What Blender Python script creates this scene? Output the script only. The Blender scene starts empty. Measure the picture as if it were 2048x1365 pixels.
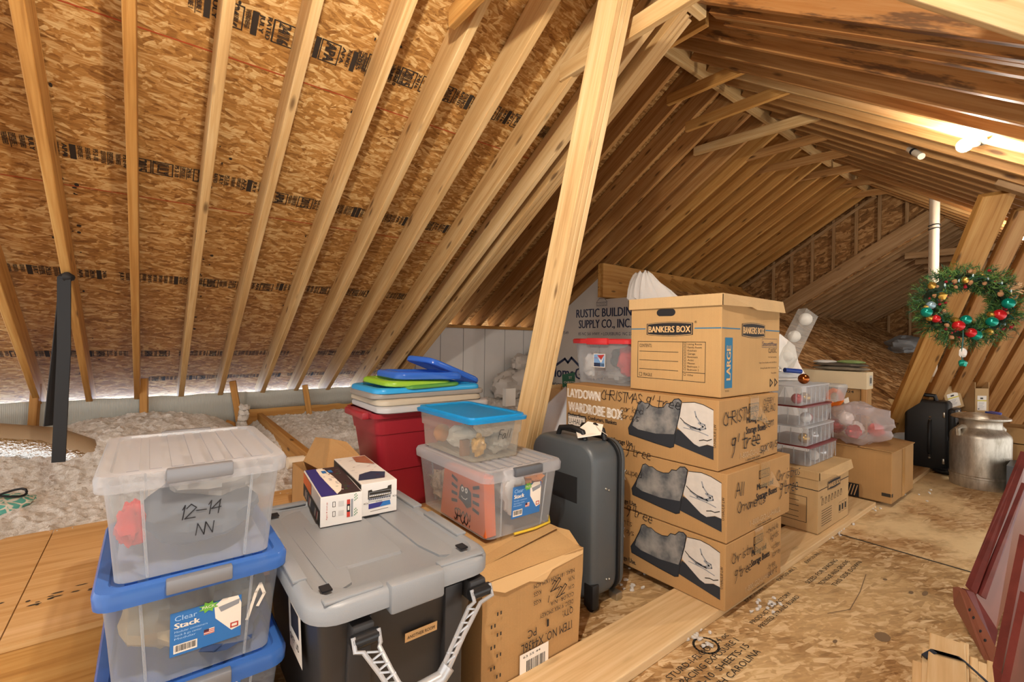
import bpy, bmesh, math, random
from mathutils import Vector as V3, Matrix, noise
# ------------------------------------------------------------------ camera, world, exposure
S = bpy.context.scene
COL = S.collection
FPX, YAW, ROLL, EYE = 921.4, 0.9041, 0.0153, 1.2      # focal length in px of the 2048 x 1365 frame; eye 1.2 m above the deck
FW = V3((math.cos(YAW), math.sin(YAW), 0)); RT0 = V3((math.sin(YAW), -math.cos(YAW), 0)); UP0 = V3((0, 0, 1))
RT = RT0*math.cos(ROLL) + UP0*math.sin(ROLL); UP = UP0*math.cos(ROLL) - RT0*math.sin(ROLL)
EYEP = V3((0, 0, EYE))
cam = bpy.data.cameras.new('camera'); cam.sensor_width = 36; cam.lens = FPX/2048*36; cam.clip_start = .02
camo = bpy.data.objects.new('camera', cam); COL.objects.link(camo)
M = Matrix((RT, UP, -FW)).transposed().to_4x4(); M.translation = EYEP; camo.matrix_world = M
S.camera = camo
S.view_settings.view_transform = 'Standard'; S.view_settings.look = 'None'
S.view_settings.gamma = 1; S.view_settings.exposure = 0.27
try: S.cycles.transparent_max_bounces = 24
except Exception: pass
W = bpy.data.worlds.new('world'); S.world = W; W.use_nodes = True
W.node_tree.nodes['Background'].inputs[0].default_value = (1.0, .965, .92, 1)
W.node_tree.nodes['Background'].inputs[1].default_value = 1.55     # added fill light, let in where roof, floor and back are left unbuilt
BULB = 750.0; BULB2 = 2700.0
def area(name, loc, direc, sx, sy, power, colour):
    l = bpy.data.lights.new(name, 'AREA'); l.shape = 'RECTANGLE'; l.size = sx; l.size_y = sy; l.energy = power; l.color = colour
    o = bpy.data.objects.new(name, l); COL.objects.link(o); o.location = loc
    o.rotation_euler = V3(direc).to_track_quat('-Z', 'Y').to_euler(); return o
area('soffit_daylight', (.3, 5.25, .62), (0, -.5, 1), 3.8, .12, 55, (.42, .64, 1))          # daylight through the soffit vent strip
area('far_eave_daylight', (3.4, 5.6, 1.25), (0, -.6, .6), 1.9, .1, 3, (1, .82, .5))
def ray(u, v): return FW + RT*((u-1024)/FPX) + UP*((682.5-v)/FPX)
def PZ(u, v, z): d = ray(u, v); return EYEP + d*((z-EYE)/d.z)
def PX(u, v, x): d = ray(u, v); return EYEP + d*(x/d.x)
def PY(u, v, y): d = ray(u, v); return EYEP + d*(y/d.y)
def PT(u, v, t): return EYEP + ray(u, v)*t
def PP(u, v, n, c): d = ray(u, v); n = V3(n); return EYEP + d*((c-n.dot(EYEP))/n.dot(d))
# ------------------------------------------------------------------ materials
def lin(c):
    if isinstance(c, str): c = [int(c[i:i+2], 16)/255 for i in (1, 3, 5)]
    return tuple((x/12.92 if x <= .04045 else ((x+.055)/1.055)**2.4) for x in c[:3]) + (1,)
class NT:
    def __init__(s, name):
        s.m = bpy.data.materials.new(name); s.m.use_nodes = True; s.t = s.m.node_tree; s.t.nodes.clear()
        s.out = s.n('ShaderNodeOutputMaterial')
    def n(s, ty, ins=None, **kw):
        nd = s.t.nodes.new(ty)
        for k, v in kw.items(): setattr(nd, k, v)
        for k, v in (ins or {}).items():
            if hasattr(v, 'is_output'): s.t.links.new(v, nd.inputs[k])
            else: nd.inputs[k].default_value = v
        return nd
    def obj(s): return s.n('ShaderNodeTexCoord').outputs['Object']
    def map(s, vec, scale=(1, 1, 1), rot=(0, 0, 0), loc=(0, 0, 0)):
        return s.n('ShaderNodeMapping', {'Vector': vec, 'Scale': scale, 'Rotation': rot, 'Location': loc}).outputs[0]
    def noise(s, vec, scale=5, detail=3, rough=.5, dist=0):
        return s.n('ShaderNodeTexNoise', {'Vector': vec, 'Scale': scale, 'Detail': detail, 'Roughness': rough, 'Distortion': dist}).outputs[0]
    def ramp(s, fac, stops):
        r = s.n('ShaderNodeValToRGB', {'Fac': fac}); e = r.color_ramp.elements
        while len(e) < len(stops): e.new(.5)
        for i, (p, c) in enumerate(stops): e[i].position = p; e[i].color = lin(c) if not isinstance(c, float) else (c, c, c, 1)
        return r.outputs[0]
    def math(s, op, a, b=0.0, c=None):
        ins = {0: a, 1: b}
        if c is not None: ins[2] = c
        return s.n('ShaderNodeMath', ins, operation=op).outputs[0]
    def mix(s, f, a, b, blend='MIX'):
        nd = s.n('ShaderNodeMix', None, data_type='RGBA', blend_type=blend)
        for i, v in ((0, f), (6, a), (7, b)):
            if hasattr(v, 'is_output'): s.t.links.new(v, nd.inputs[i])
            else: nd.inputs[i].default_value = v
        return nd.outputs[2]
    def bump(s, h, dist=.002, st=.5): return s.n('ShaderNodeBump', {'Height': h, 'Distance': dist, 'Strength': st}).outputs[0]
    def bsdf(s, **kw):
        b = s.n('ShaderNodeBsdfPrincipled')
        for k, v in kw.items():
            k = k.replace('_', ' ')
            if hasattr(v, 'is_output'): s.t.links.new(v, b.inputs[k])
            else: b.inputs[k].default_value = v
        s.t.links.new(b.outputs[0], s.out.inputs[0]); return b
    def rnd(s): return s.n('ShaderNodeObjectInfo').outputs['Random']
MATS = {}
def plain(name, c, rough=.5, metal=0.0, spec=.5, bumpn=0, var=0.0, scale=8, **kw):
    if name in MATS: return MATS[name]
    t = NT(name); col = lin(c)
    if var or bumpn:
        nz = t.noise(t.obj(), scale, 4)
        if var: col = t.mix(t.math('MULTIPLY', t.math('SUBTRACT', nz, .35), 2.2), tuple(x*(1-var) for x in col[:3])+(1,), tuple(min(1, x*(1+var)) for x in col[:3])+(1,))
    b = t.bsdf(Base_Color=col, Roughness=rough, Metallic=metal, Specular_IOR_Level=spec, **kw)
    if bumpn: t.t.links.new(t.bump(nz, bumpn, .6), b.inputs['Normal'])
    MATS[name] = t.m; return t.m
def clear(name, tint, body, fac, rough=.22):
    t = NT(name)
    tr = t.n('ShaderNodeBsdfTransparent', {'Color': lin(tint)})
    b = t.n('ShaderNodeBsdfPrincipled', {'Base Color': lin(body), 'Roughness': rough, 'Specular IOR Level': .5})
    f = t.n('ShaderNodeLayerWeight', {'Blend': .35}).outputs['Facing']
    f = t.math('ADD', t.math('MULTIPLY', f, .35), fac)
    mx = t.n('ShaderNodeMixShader', {0: f, 1: tr.outputs[0], 2: b.outputs[0]}); t.t.links.new(mx.outputs[0], t.out.inputs[0])
    MATS[name] = t.m; return t.m
def emit(name, c, st):
    t = NT(name); e = t.n('ShaderNodeEmission', {'Color': c, 'Strength': st}); t.t.links.new(e.outputs[0], t.out.inputs[0]); return t.m
def osb(name, dark, mid, light, dirt=0.0, ang=0.0, worn=None, scale=1.0, wall=False):
    t = NT(name); o = t.obj()
    if wall:
        sp = t.n('ShaderNodeSeparateXYZ', {0: o}); o = t.n('ShaderNodeCombineXYZ', {0: t.math('ADD', sp.outputs[0], sp.outputs[1]), 1: sp.outputs[2]}).outputs[0]
    w = t.n('ShaderNodeTexNoise', {'Vector': o, 'Scale': 9*scale, 'Detail': 2}).outputs['Color']
    o2 = t.n('ShaderNodeVectorMath', {0: o, 1: t.n('ShaderNodeVectorMath', {0: w, 3: .013/scale}, operation='SCALE').outputs[0]}, operation='ADD').outputs[0]
    layers = []; md = '#%02x%02x%02x' % tuple(int(.5+int(dark[i:i+2], 16)*.42+int(mid[i:i+2], 16)*.58) for i in (1, 3, 5))
    for k, (rot, sx, sy) in enumerate(((ang+.10, 6.5, 34), (ang-.38, 8, 44), (ang+.6, 9, 40), (ang-.1, 15, 120))):
        vo = t.n('ShaderNodeTexVoronoi', {'Vector': t.map(t.map(o2, (1, 1, 1), (0, 0, rot)), (sx*scale, sy*scale, 1), (0, 0, 0), (k*3.7, k*1.9, 0)), 'Scale': 1.0}, voronoi_dimensions='2D')
        layers.append(t.n('ShaderNodeSeparateColor', {0: vo.outputs['Color']}).outputs[0])
    s1 = t.ramp(t.noise(t.map(o, (1, 1, 1), (0, 0, 0), (5, 0, 0)), 12*scale, 3), [(.46, 0.0), (.54, 1.0)])
    s2 = t.ramp(t.noise(t.map(o, (1, 1, 1), (0, 0, 0), (0, 9, 0)), 15*scale, 3), [(.55, 0.0), (.6, 1.0)])
    a = t.mix(s1, layers[0], layers[1]); a = t.mix(s2, a, layers[2]); a = t.mix(.28, a, layers[3])
    gr = t.noise(t.map(t.map(o, (1, 1, 1), (0, 0, ang+.1)), (30, 190, 1)), 1, 3, .6)
    f = t.math('ADD', t.math('MULTIPLY', a, .78), t.math('MULTIPLY', gr, .3))
    c = t.ramp(f, [(.14, dark), (.34, md), (.56, mid), (.86, light)])
    strand_shade = t.ramp(t.noise(t.map(t.map(o2, (1, 1, 1), (0, 0, ang-.2)), (9*scale, 75*scale, 1), (0, 0, 0), (1, 2, 0)), 1, 3, .6), [(.27, 1.0), (.33, 0.0)])  # thin dark strokes paint in the shadows between strands
    c = t.mix(t.math('MULTIPLY', strand_shade, .7), c, lin(dark), 'MULTIPLY')
    big = t.noise(o, .9, 2); c = t.mix(t.math('MULTIPLY', big, .35), c, lin(dark), 'MULTIPLY') if dirt == 0 else c
    if dirt:
        d = t.ramp(t.noise(o, 2.6, 6, .65), [(.40, 0.0), (.62, 1.0)])
        c = t.mix(t.math('MULTIPLY', d, dirt), c, lin('#3b291b'))
    if worn:
        d = t.ramp(t.noise(t.map(o, (1, 1.25, 1), (0, 0, 0), worn[1]), 1.15, 5, .62), [(.44, 0.0), (.58, 1.0)])
        c = t.mix(t.math('MULTIPLY', d, worn[2]), c, lin(worn[0]))
        sp = t.ramp(t.noise(t.map(o, (1, 1, 1), (0, 0, 0), (2, 4, 0)), 6, 5, .7), [(.66, 0.0), (.75, 1.0)])
        c = t.mix(t.math('MULTIPLY', sp, .5), c, lin('#6b563f'))
    b = t.bsdf(Base_Color=c, Roughness=.72, Specular_IOR_Level=.25)
    t.t.links.new(t.bump(f, .003, .55), b.inputs['Normal']); MATS[name] = t.m; return t.m
def wood(name, dark, mid, light, knots=.8, stain=0.0, var=.3):
    t = NT(name); o = t.obj(); r = t.rnd()
    off = t.n('ShaderNodeCombineXYZ', {0: t.math('MULTIPLY', r, 31.0), 1: t.math('MULTIPLY', r, 17.0), 2: t.math('MULTIPLY', r, 7.0)}).outputs[0]
    o = t.n('ShaderNodeVectorMath', {0: o, 1: off}, operation='ADD').outputs[0]
    g = t.noise(t.map(o, (1.3, 26, 26)), 1, 4, .55, .5)
    g2 = t.noise(t.map(o, (4, 120, 120)), 1, 2)
    f = t.math('ADD', t.math('MULTIPLY', g, .75), t.math('MULTIPLY', g2, .3))
    c = t.ramp(f, [(.3, dark), (.5, mid), (.7, light)])
    big = t.noise(t.map(o, (.9, 4, 4)), 1, 2)
    c = t.mix(t.math('MULTIPLY', big, .35), c, lin(dark))
    c = t.mix(t.math('MULTIPLY', r, var), c, lin(dark))
    if knots:
        vo = t.n('ShaderNodeTexVoronoi', {'Vector': t.map(o, (3.0, 11, 11)), 'Scale': 1.0})
        k = t.ramp(vo.outputs['Distance'], [(.08, 1.0), (.17, 0.0)])
        c = t.mix(t.math('MULTIPLY', k, knots), c, lin('#4a2c12'))
    if stain:
        k = t.ramp(t.noise(t.map(o, (2.2, 14, 14)), 1, 5, .7), [(.52, 0.0), (.6, 1.0)])
        c = t.mix(t.math('MULTIPLY', k, stain), c, lin('#3a2618'))
    b = t.bsdf(Base_Color=c, Roughness=.6, Specular_IOR_Level=.3)
    t.t.links.new(t.bump(f, .0015, .4), b.inputs['Normal']); MATS[name] = t.m; return t.m
def board(name, c, var=.12):
    t = NT(name); o = t.obj()
    a = t.noise(o, 3.5, 4); fl = t.noise(o, 260, 2); st = t.noise(t.map(o, (150, 150, 2)), 1, 1)
    k = t.math('ADD', t.math('MULTIPLY', a, .6), t.math('ADD', t.math('MULTIPLY', fl, .3), t.math('MULTIPLY', st, .15)))
    cc = lin(c); col = t.mix(t.ramp(k, [(.35, 0.0), (.7, 1.0)]), tuple(x*(1-var) for x in cc[:3])+(1,), tuple(min(1, x*(1+var)) for x in cc[:3])+(1,))
    b = t.bsdf(Base_Color=col, Roughness=.78, Specular_IOR_Level=.2)
    t.t.links.new(t.bump(a, .006, .35), b.inputs['Normal']); MATS[name] = t.m; return t.m
def fluff(name, a, b_, c):
    t = NT(name); o = t.obj(); n1 = t.noise(o, 70, 5, .75); n2 = t.noise(o, 2.2, 3); n3 = t.noise(o, 22, 4, .7)
    col = t.ramp(t.math('ADD', t.math('MULTIPLY', n1, .55), t.math('MULTIPLY', n3, .45)), [(.33, a), (.5, b_), (.62, c)])
    col = t.mix(t.math('MULTIPLY', t.ramp(n2, [(.4, 0.0), (.7, 1.0)]), .45), col, lin(a))
    b = t.bsdf(Base_Color=col, Roughness=.95, Specular_IOR_Level=.05)
    t.t.links.new(t.bump(t.math('ADD', n1, n3), .016, .8), b.inputs['Normal']); MATS[name] = t.m; return t.m
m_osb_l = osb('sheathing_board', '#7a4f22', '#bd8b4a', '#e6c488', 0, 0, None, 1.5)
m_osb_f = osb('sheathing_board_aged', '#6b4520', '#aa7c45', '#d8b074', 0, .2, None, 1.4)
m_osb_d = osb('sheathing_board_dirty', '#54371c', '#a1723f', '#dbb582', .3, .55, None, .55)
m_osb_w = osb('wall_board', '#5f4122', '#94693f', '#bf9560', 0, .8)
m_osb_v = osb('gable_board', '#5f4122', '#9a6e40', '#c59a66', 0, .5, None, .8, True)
m_floor = osb('deck_board', '#7a5731', '#b99564', '#e4cba2', 0, .5, ('#e2c592', (3.3, 1.2, 0), .4), 1.25)
m_floor2 = osb('deck_board_worn', '#8f6a40', '#c8a271', '#e4caa0', 0, .5, ('#e6cc9c', (7.1, 5.2, 0), .9))
m_ply = wood('plywood', '#b08148', '#cda168', '#dfb987', .0, 0, .0)
m_pale = wood('pale_pine', '#a37c4c', '#cba56e', '#e1c493', .75)
m_post = wood('cream_pine', '#b68f5e', '#d9b883', '#ead1a2', .75)
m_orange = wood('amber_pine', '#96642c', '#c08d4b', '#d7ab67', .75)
m_brown = wood('brown_pine', '#88592d', '#b6854d', '#d0a56c', .8, 0)
m_stain = wood('stained_pine', '#8a5526', '#b67d42', '#cb9a60', .8, .7)
m_dim = wood('dull_pine', '#7d5e3c', '#a37f56', '#c0a078', .6)
m_slat = wood('slat_pine', '#c4a06f', '#dcbc8c', '#e9d0a6', .25)
m_card = board('cardboard', '#bd9866'); m_card2 = board('brown_cardboard', '#b18a5a'); m_card3 = board('tan_cardboard', '#c5a475')
m_cream = board('cream_cardboard', '#d8c5a2', .06)
m_insul = fluff('blown_fibre', '#cdc4b8', '#ece7e0', '#fdfcfa')
m_black = plain('black_ink', '#17161a', .7); m_ink = plain('faded_ink', '#2e2922', .8); m_white = plain('white_print', '#efe6d8', .7)
m_blueprint = plain('blue_print', '#1d6f97', .7); m_bluelbl = plain('label_blue', '#2d72b8', .45); m_red = plain('red_print', '#c0392b', .6)
m_greenprint = plain('green_print', '#2f7d4f', .6); m_lime = plain('lime_print', '#6db33f', .5); m_tanprint = plain('buff_print', '#d9b27c', .7)
m_greyprint = plain('grey_print', '#8c9096', .6); m_violet = plain('violet_print', '#33307d', .5); m_navy = plain('navy_print', '#2a3350', .55)
m_orangeprint = plain('orange_print', '#d9651f', .6); m_fadedwhite = plain('faded_white_print', '#c9ad86', .8)
m_stamp = plain('stamp_ink', '#2b2117', .85)
m_chalk = plain('red_chalk', '#a4441c', .9)
# ------------------------------------------------------------------ building helpers
class MB:
    def __init__(s): s.v = []; s.f = []; s.m = []; s.mi = 0
    def add(s, vs, fs, mi=None):
        b = len(s.v); s.v += [tuple(v) for v in vs]
        for f in fs: s.f.append([b+i for i in f]); s.m.append(s.mi if mi is None else mi)
    def box(s, x0, x1, y0, y1, z0, z1, mat=None, c=.0):
        if c <= 0:
            vs = [(x, y, z) for z in (z0, z1) for y in (y0, y1) for x in (x0, x1)]
            fs = [(0, 2, 3, 1), (4, 5, 7, 6), (0, 1, 5, 4), (2, 6, 7, 3), (0, 4, 6, 2), (1, 3, 7, 5)]
        else:
            bm = bmesh.new(); bmesh.ops.create_cube(bm, size=1)
            for v in bm.verts: v.co = ((x0+x1)/2+v.co.x*(x1-x0), (y0+y1)/2+v.co.y*(y1-y0), (z0+z1)/2+v.co.z*(z1-z0))
            bmesh.ops.bevel(bm, geom=list(bm.edges), offset=c, segments=2, affect='EDGES', profile=.5)
            bm.verts.index_update(); vs = [v.co.copy() for v in bm.verts]; fs = [[v.index for v in f.verts] for f in bm.faces]; bm.free()
        if mat is not None: vs = [mat @ V3(v) for v in vs]
        s.add(vs, fs); return s
    def loft(s, rings, cap0=True, cap1=True, close=True):
        n = len(rings[0]); vs = [p for r in rings for p in r]; fs = []
        for k in range(len(rings)-1):
            for i in range(n if close else n-1):
                j = (i+1) % n; fs.append((k*n+i, k*n+j, (k+1)*n+j, (k+1)*n+i))
        if cap0: fs.append(tuple(range(n-1, -1, -1)))
        if cap1: fs.append(tuple((len(rings)-1)*n+i for i in range(n)))
        s.add(vs, fs); return s
    def tube(s, pts, r, n=8, cap=True):
        pts = [V3(p) for p in pts]; rings = []; side = None
        for i, p in enumerate(pts):
            d = (pts[min(i+1, len(pts)-1)]-pts[max(i-1, 0)]).normalized()
            if side is None: side = d.orthogonal().normalized()
            side = (side-d*side.dot(d)).normalized(); up = d.cross(side)
            rr = r[i] if isinstance(r, (list, tuple)) else r
            rings.append([p+side*math.cos(2*math.pi*k/n)*rr+up*math.sin(2*math.pi*k/n)*rr for k in range(n)])
        return s.loft(rings, cap, cap)
    def lathe(s, prof, n=32, org=(0, 0, 0), cap0=True, cap1=True):
        rings = [[(org[0]+r*math.cos(2*math.pi*k/n), org[1]+r*math.sin(2*math.pi*k/n), org[2]+z) for k in range(n)] for r, z in prof]
        return s.loft(rings, cap0, cap1)
    def ball(s, c, r, n=12, sq=(1, 1, 1), jit=0, seed=0, fr=2.0):
        k = n//2; vs = []; fs = []
        for i in range(k+1):
            for j in range(n):
                a = math.pi*i/k; b = 2*math.pi*j/n
                d = V3((math.sin(a)*math.cos(b), math.sin(a)*math.sin(b), math.cos(a)))
                rr = r*(1+jit*noise.fractal(d*fr+V3((seed*3.1, seed, 0)), 1, 2, 3)) if jit else r
                vs.append((c[0]+d.x*rr*sq[0], c[1]+d.y*rr*sq[1], c[2]+d.z*rr*sq[2]))
        for i in range(k):
            for j in range(n): fs.append((i*n+j, (i+1)*n+j, (i+1)*n+(j+1) % n, i*n+(j+1) % n))
        s.add(vs, fs); return s
    def poly(s, pts, flip=False): s.add(pts, [tuple(range(len(pts)))[::-1] if flip else tuple(range(len(pts)))]); return s
    def prism(s, pts, d):
        n = len(pts); pts = [V3(p) for p in pts]; d = V3(d); vs = pts+[p+d for p in pts]
        s.add(vs, [tuple(range(n))[::-1], tuple(range(n, 2*n))]+[(i, (i+1) % n, n+(i+1) % n, n+i) for i in range(n)]); return s
    def build(s, name, mats, parent=None, org=None, smooth=False, rot=None):
        me = bpy.data.meshes.new(name); o = bpy.data.objects.new(name, me)
        org = V3(org) if org is not None else V3((0, 0, 0))
        if parent is not None and org.length == 0 and parent.name in ORG: org = V3(ORG[parent.name])
        me.from_pydata([tuple(V3(v)-org) for v in s.v], [], s.f)
        for m in (mats if isinstance(mats, (list, tuple)) else [mats]): me.materials.append(m)
        me.polygons.foreach_set('material_index', s.m)
        if smooth:
            me.polygons.foreach_set('use_smooth', [True]*len(s.f))
            try: me.set_sharp_from_angle(angle=math.radians(40))
            except Exception: pass
        bm = bmesh.new(); bm.from_mesh(me); bmesh.ops.recalc_face_normals(bm, faces=bm.faces) if smooth is not None else None; bm.to_mesh(me); bm.free()
        me.update(); COL.objects.link(o)
        if parent is not None: o.parent = parent; ORG[o.name] = org
        else: o.location = org; ORG[o.name] = org
        return o
def _islands(s):
    par = list(range(len(s.v)))
    def find(a):
        while par[a] != a: par[a] = par[par[a]]; a = par[a]
        return a
    for f in s.f:
        for b in f[1:]: par[find(b)] = find(f[0])
    out = {}
    for f, mi in zip(s.f, s.m): out.setdefault(find(f[0]), []).append((f, mi))
    res = []
    for fs in out.values():
        m = MB(); ids = {}
        for f, mi in fs:
            for i in f:
                if i not in ids: ids[i] = len(m.v); m.v.append(s.v[i])
            m.f.append([ids[i] for i in f]); m.m.append(mi)
        res.append(m)
    return res
def build_each(mb, name, mats, parent, smooth=False):          # every separate piece its own part
    return [m.build(name, mats, parent, smooth=smooth) for m in _islands(mb)]
ORG = {}
def tag(o, label=None, cat=None, group=None, kind=None):
    if label: o['label'] = label
    if cat: o['category'] = cat
    if group: o['group'] = group
    if kind: o['kind'] = kind
    return o
def thing(name, label, cat, org, group=None):
    o = bpy.data.objects.new(name, None); COL.objects.link(o); o.location = org; o.empty_display_size = .05; ORG[o.name] = V3(org)
    return tag(o, label, cat, group)
def turn(o, a):                                     # turn a finished thing about its base
    o.rotation_euler = (0, 0, a); return o
def copy_thing(o, loc=None, label=None):
    c = o.copy(); COL.objects.link(c)
    if loc is not None: c.location = loc
    if label: c['label'] = label
    for ch in list(o.children):
        d = ch.copy(); COL.objects.link(d); d.parent = c
        for g in list(ch.children):
            e = g.copy(); COL.objects.link(e); e.parent = d
    return c
def struct(mb, name, mat, **k): return tag(mb.build(name, mat, **k), kind='structure')
BEAMS = {}
def beam(name, a, b, w, h, mat, label=None, cat=None, group=None, parent=None, zref=None, below=0.0, kind=None):
    """a squared timber from a to b: a and b run along the middle of its lower edge; w wide, h deep"""
    a, b = V3(a), V3(b); x = (b-a).normalized(); z = V3(zref) if zref is not None else UP0
    y = z.cross(x).normalized(); z = x.cross(y)
    L = (b-a).length; key = (round(L, 3), w, h, mat.name)
    if key not in BEAMS:
        m = MB(); m.box(0, L, -w/2, w/2, 0, h, c=min(.004, w*.1)); me = bpy.data.meshes.new(name)
        me.from_pydata(m.v, [], m.f); me.materials.append(mat); BEAMS[key] = me
    o = bpy.data.objects.new(name, BEAMS[key]); COL.objects.link(o)
    mw = Matrix((x, y, z)).transposed().to_4x4(); mw.translation = a-z*below
    if parent is not None: o.parent = parent; mw = Matrix.Translation(-V3(ORG[parent.name])) @ mw
    o.matrix_local = mw
    if label: tag(o, label, cat, group)
    if kind: o['kind'] = kind
    return o
def rr(cx, cy, z, hx, hy, r, n=4):
    r = min(r, hx-.0005, hy-.0005); out = []
    for k, (sx, sy) in enumerate(((1, 1), (-1, 1), (-1, -1), (1, -1))):
        for i in range(n+1):
            a = math.pi/2*(k+i/n); out.append((cx+sx*(hx-r)+r*math.cos(a), cy+sy*(hy-r)+r*math.sin(a), z))
    return out
def blob(mb, c, s, seed=0, jit=.25, n=20, fr=2.0): return mb.ball(c, 1, n, s, jit, seed, fr)
# ---- printing on flat faces
_TXT = {}
def glyphs(s):
    if s not in _TXT:
        cu = bpy.data.curves.new('t', 'FONT'); cu.body = s; cu.size = 1; cu.resolution_u = 2
        ob = bpy.data.objects.new('t', cu); me = bpy.data.meshes.new_from_object(ob)
        vs = [(v.co.x, v.co.y) for v in me.vertices]; fs = [list(p.vertices) for p in me.polygons]
        bpy.data.objects.remove(ob); bpy.data.curves.remove(cu); bpy.data.meshes.remove(me)
        xs = [v[0] for v in vs] or [0, 1]
        _TXT[s] = (vs, fs, min(xs), max(xs))
    return _TXT[s]
HAND = {'A':"02 39 62|15 55",'C':"57 39 17 05 13 42 63",'H':"09 02|59 52|06 56",'R':"02 09 49 57 46 06 62",'I':"29 22",'S':"58 39 18 26 45 54 32 13",'T':"09 69|39 32",
'M':"02 09 35 69 62",'9':"57 48 28 16 25 45 58 42 20",'E':"59 09 02 52|06 46",'Y':"09 35 69|35 32",'G':"57 39 17 05 13 42 55 35",'L':"09 02 52",'O':"39 17 05 13 42 64 67 39",'D':"02 09 39 57 54 32 02",
'N':"02 09 52 59",'V':"09 32 69",'F':"02 09 59|06 45",'W':"09 22 36 42 69",'1':"17 29 22",'2':"07 29 57 02 52",'3':"08 49 36 54 32 03",'4':"49 05 55|49 42",'P':"02 09 49 57 45 05",
'a':"46 26 04 22 43 46 52",'b':"09 02 42 54 46 06",'c':"46 26 04 22 42",'d':"59 52|55 26 04 22 53",'e':"04 44 36 16 03 22 42",'f':"59 38 31|06 56",'g':"46 16 04 22 43|46 40 10",'h':"09 02|04 36 52",
'i':"26 22|28 29",'k':"09 02|46 04 42",'l':"29 22",'m':"02 06|05 26 32|35 56 62",'n':"02 06|05 36 52",'o':"26 04 22 43 26",'p':"06 00|05 36 54 22 03",'r':"02 06|04 26 46",'s':"46 16 14 43 22 02",'t':"29 22 42|06 56",
'u':"06 02 42|46 42",'w':"06 12 25 42 56",'y':"06 23|56 10",'x':"06 52|56 02","'":"39 26",'-':"05 55",'!':"39 35|33 32",'.':"22 32"}
class Decal:
    def __init__(s, org, U, Vv, lift=.0012):
        s.o, s.U, s.V = V3(org), V3(U).normalized(), V3(Vv).normalized(); s.N = s.U.cross(s.V); s.mb = MB(); s.mats = []; s.lift = lift
    def mi(s, m):
        if m not in s.mats: s.mats.append(m)
        return s.mats.index(m)
    def P(s, x, y, l=0): return s.o+s.U*x+s.V*y+s.N*(s.lift+.0004*l)
    def poly(s, pts, m, l=0): s.mb.add([s.P(x, y, l) for x, y in pts], [tuple(range(len(pts)))], s.mi(m)); return s
    def rect(s, x, y, w, h, m, l=0): return s.poly([(x, y), (x+w, y), (x+w, y+h), (x, y+h)], m, l)
    def frame(s, x, y, w, h, t, m, l=0):
        for a in ((x, y, w, t), (x, y+h-t, w, t), (x, y, t, h), (x+w-t, y, t, h)): s.rect(*a, m, l)
        return s
    def line(s, pts, w, m, l=0):
        for (x0, y0), (x1, y1) in zip(pts, pts[1:]):
            d = math.hypot(x1-x0, y1-y0) or 1; nx, ny = -(y1-y0)/d*w/2, (x1-x0)/d*w/2; ex, ey = (x1-x0)/d*w/3, (y1-y0)/d*w/3
            s.poly([(x0-nx-ex, y0-ny-ey), (x1-nx+ex, y1-ny+ey), (x1+nx+ex, y1+ny+ey), (x0+nx-ex, y0+ny-ey)], m, l)
        return s
    def oval(s, x, y, a, b, m, l=0, n=24): return s.poly([(x+a*math.cos(2*math.pi*k/n), y+b*math.sin(2*math.pi*k/n)) for k in range(n)], m, l)
    def text(s, t, x, y, h, m, w=None, l=1, rot=0.0, al='L', bold=0):
        vs, fs, x0, x1 = glyphs(t); k = h/.73; sx = k if w is None else w/max(1e-6, x1-x0)
        off = {'L': 0, 'C': -(x1-x0)*sx/2, 'R': -(x1-x0)*sx}[al]; c, sn = math.cos(rot), math.sin(rot)
        for dx in ([0] if not bold else [-bold, bold]):
            P = []
            for vx, vy in vs:
                a, b = (vx-x0)*sx+off+dx, vy*k; P.append(s.P(x+a*c-b*sn, y+a*sn+b*c, l+(1 if dx > 0 else 0)))
            s.mb.add(P, fs, s.mi(m))
        return s
    def hand(s, t, x, y, h, m, pitch=.62, wt=.10, l=2, rot=0.0, seed=1, slant=.12):
        r = random.Random(seed); k = h/7.0; cx = 0; c, sn = math.cos(rot), math.sin(rot)
        for ch in t:
            if ch == ' ': cx += h*pitch*.7; continue
            g = HAND.get(ch) or HAND.get(ch.upper()); j = r.uniform(-.3, .3)
            if g is None: continue
            for st in g.split('|'):
                pts = []
                for q in st.split():
                    px, py = int(q[0])+r.uniform(-.25, .25), int(q[1])-2+j+r.uniform(-.25, .25)
                    a = cx+px*k*.82*pitch/.62+slant*py*k; b = py*k; pts.append((x+a*c-b*sn, y+a*sn+b*c))
                s.line(pts, h*wt, m, l)
            cx += h*pitch*(.55 if ch in "iIl1'" else 1)*r.uniform(.92, 1.08)
        return s
    def bars(s, x, y, w, h, m, seed=0, l=2):
        r = random.Random(seed); a = 0
        while a < w:
            b = r.choice((.02, .03, .045))*w; s.rect(x+a, y, min(b, w-a), h, m, l); a += b+r.choice((.02, .03, .04))*w
        return s
    def build(s, name, parent, label=None):
        o = s.mb.build(name, s.mats, parent, smooth=None)
        if label: o['label'] = label
        return o
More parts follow.
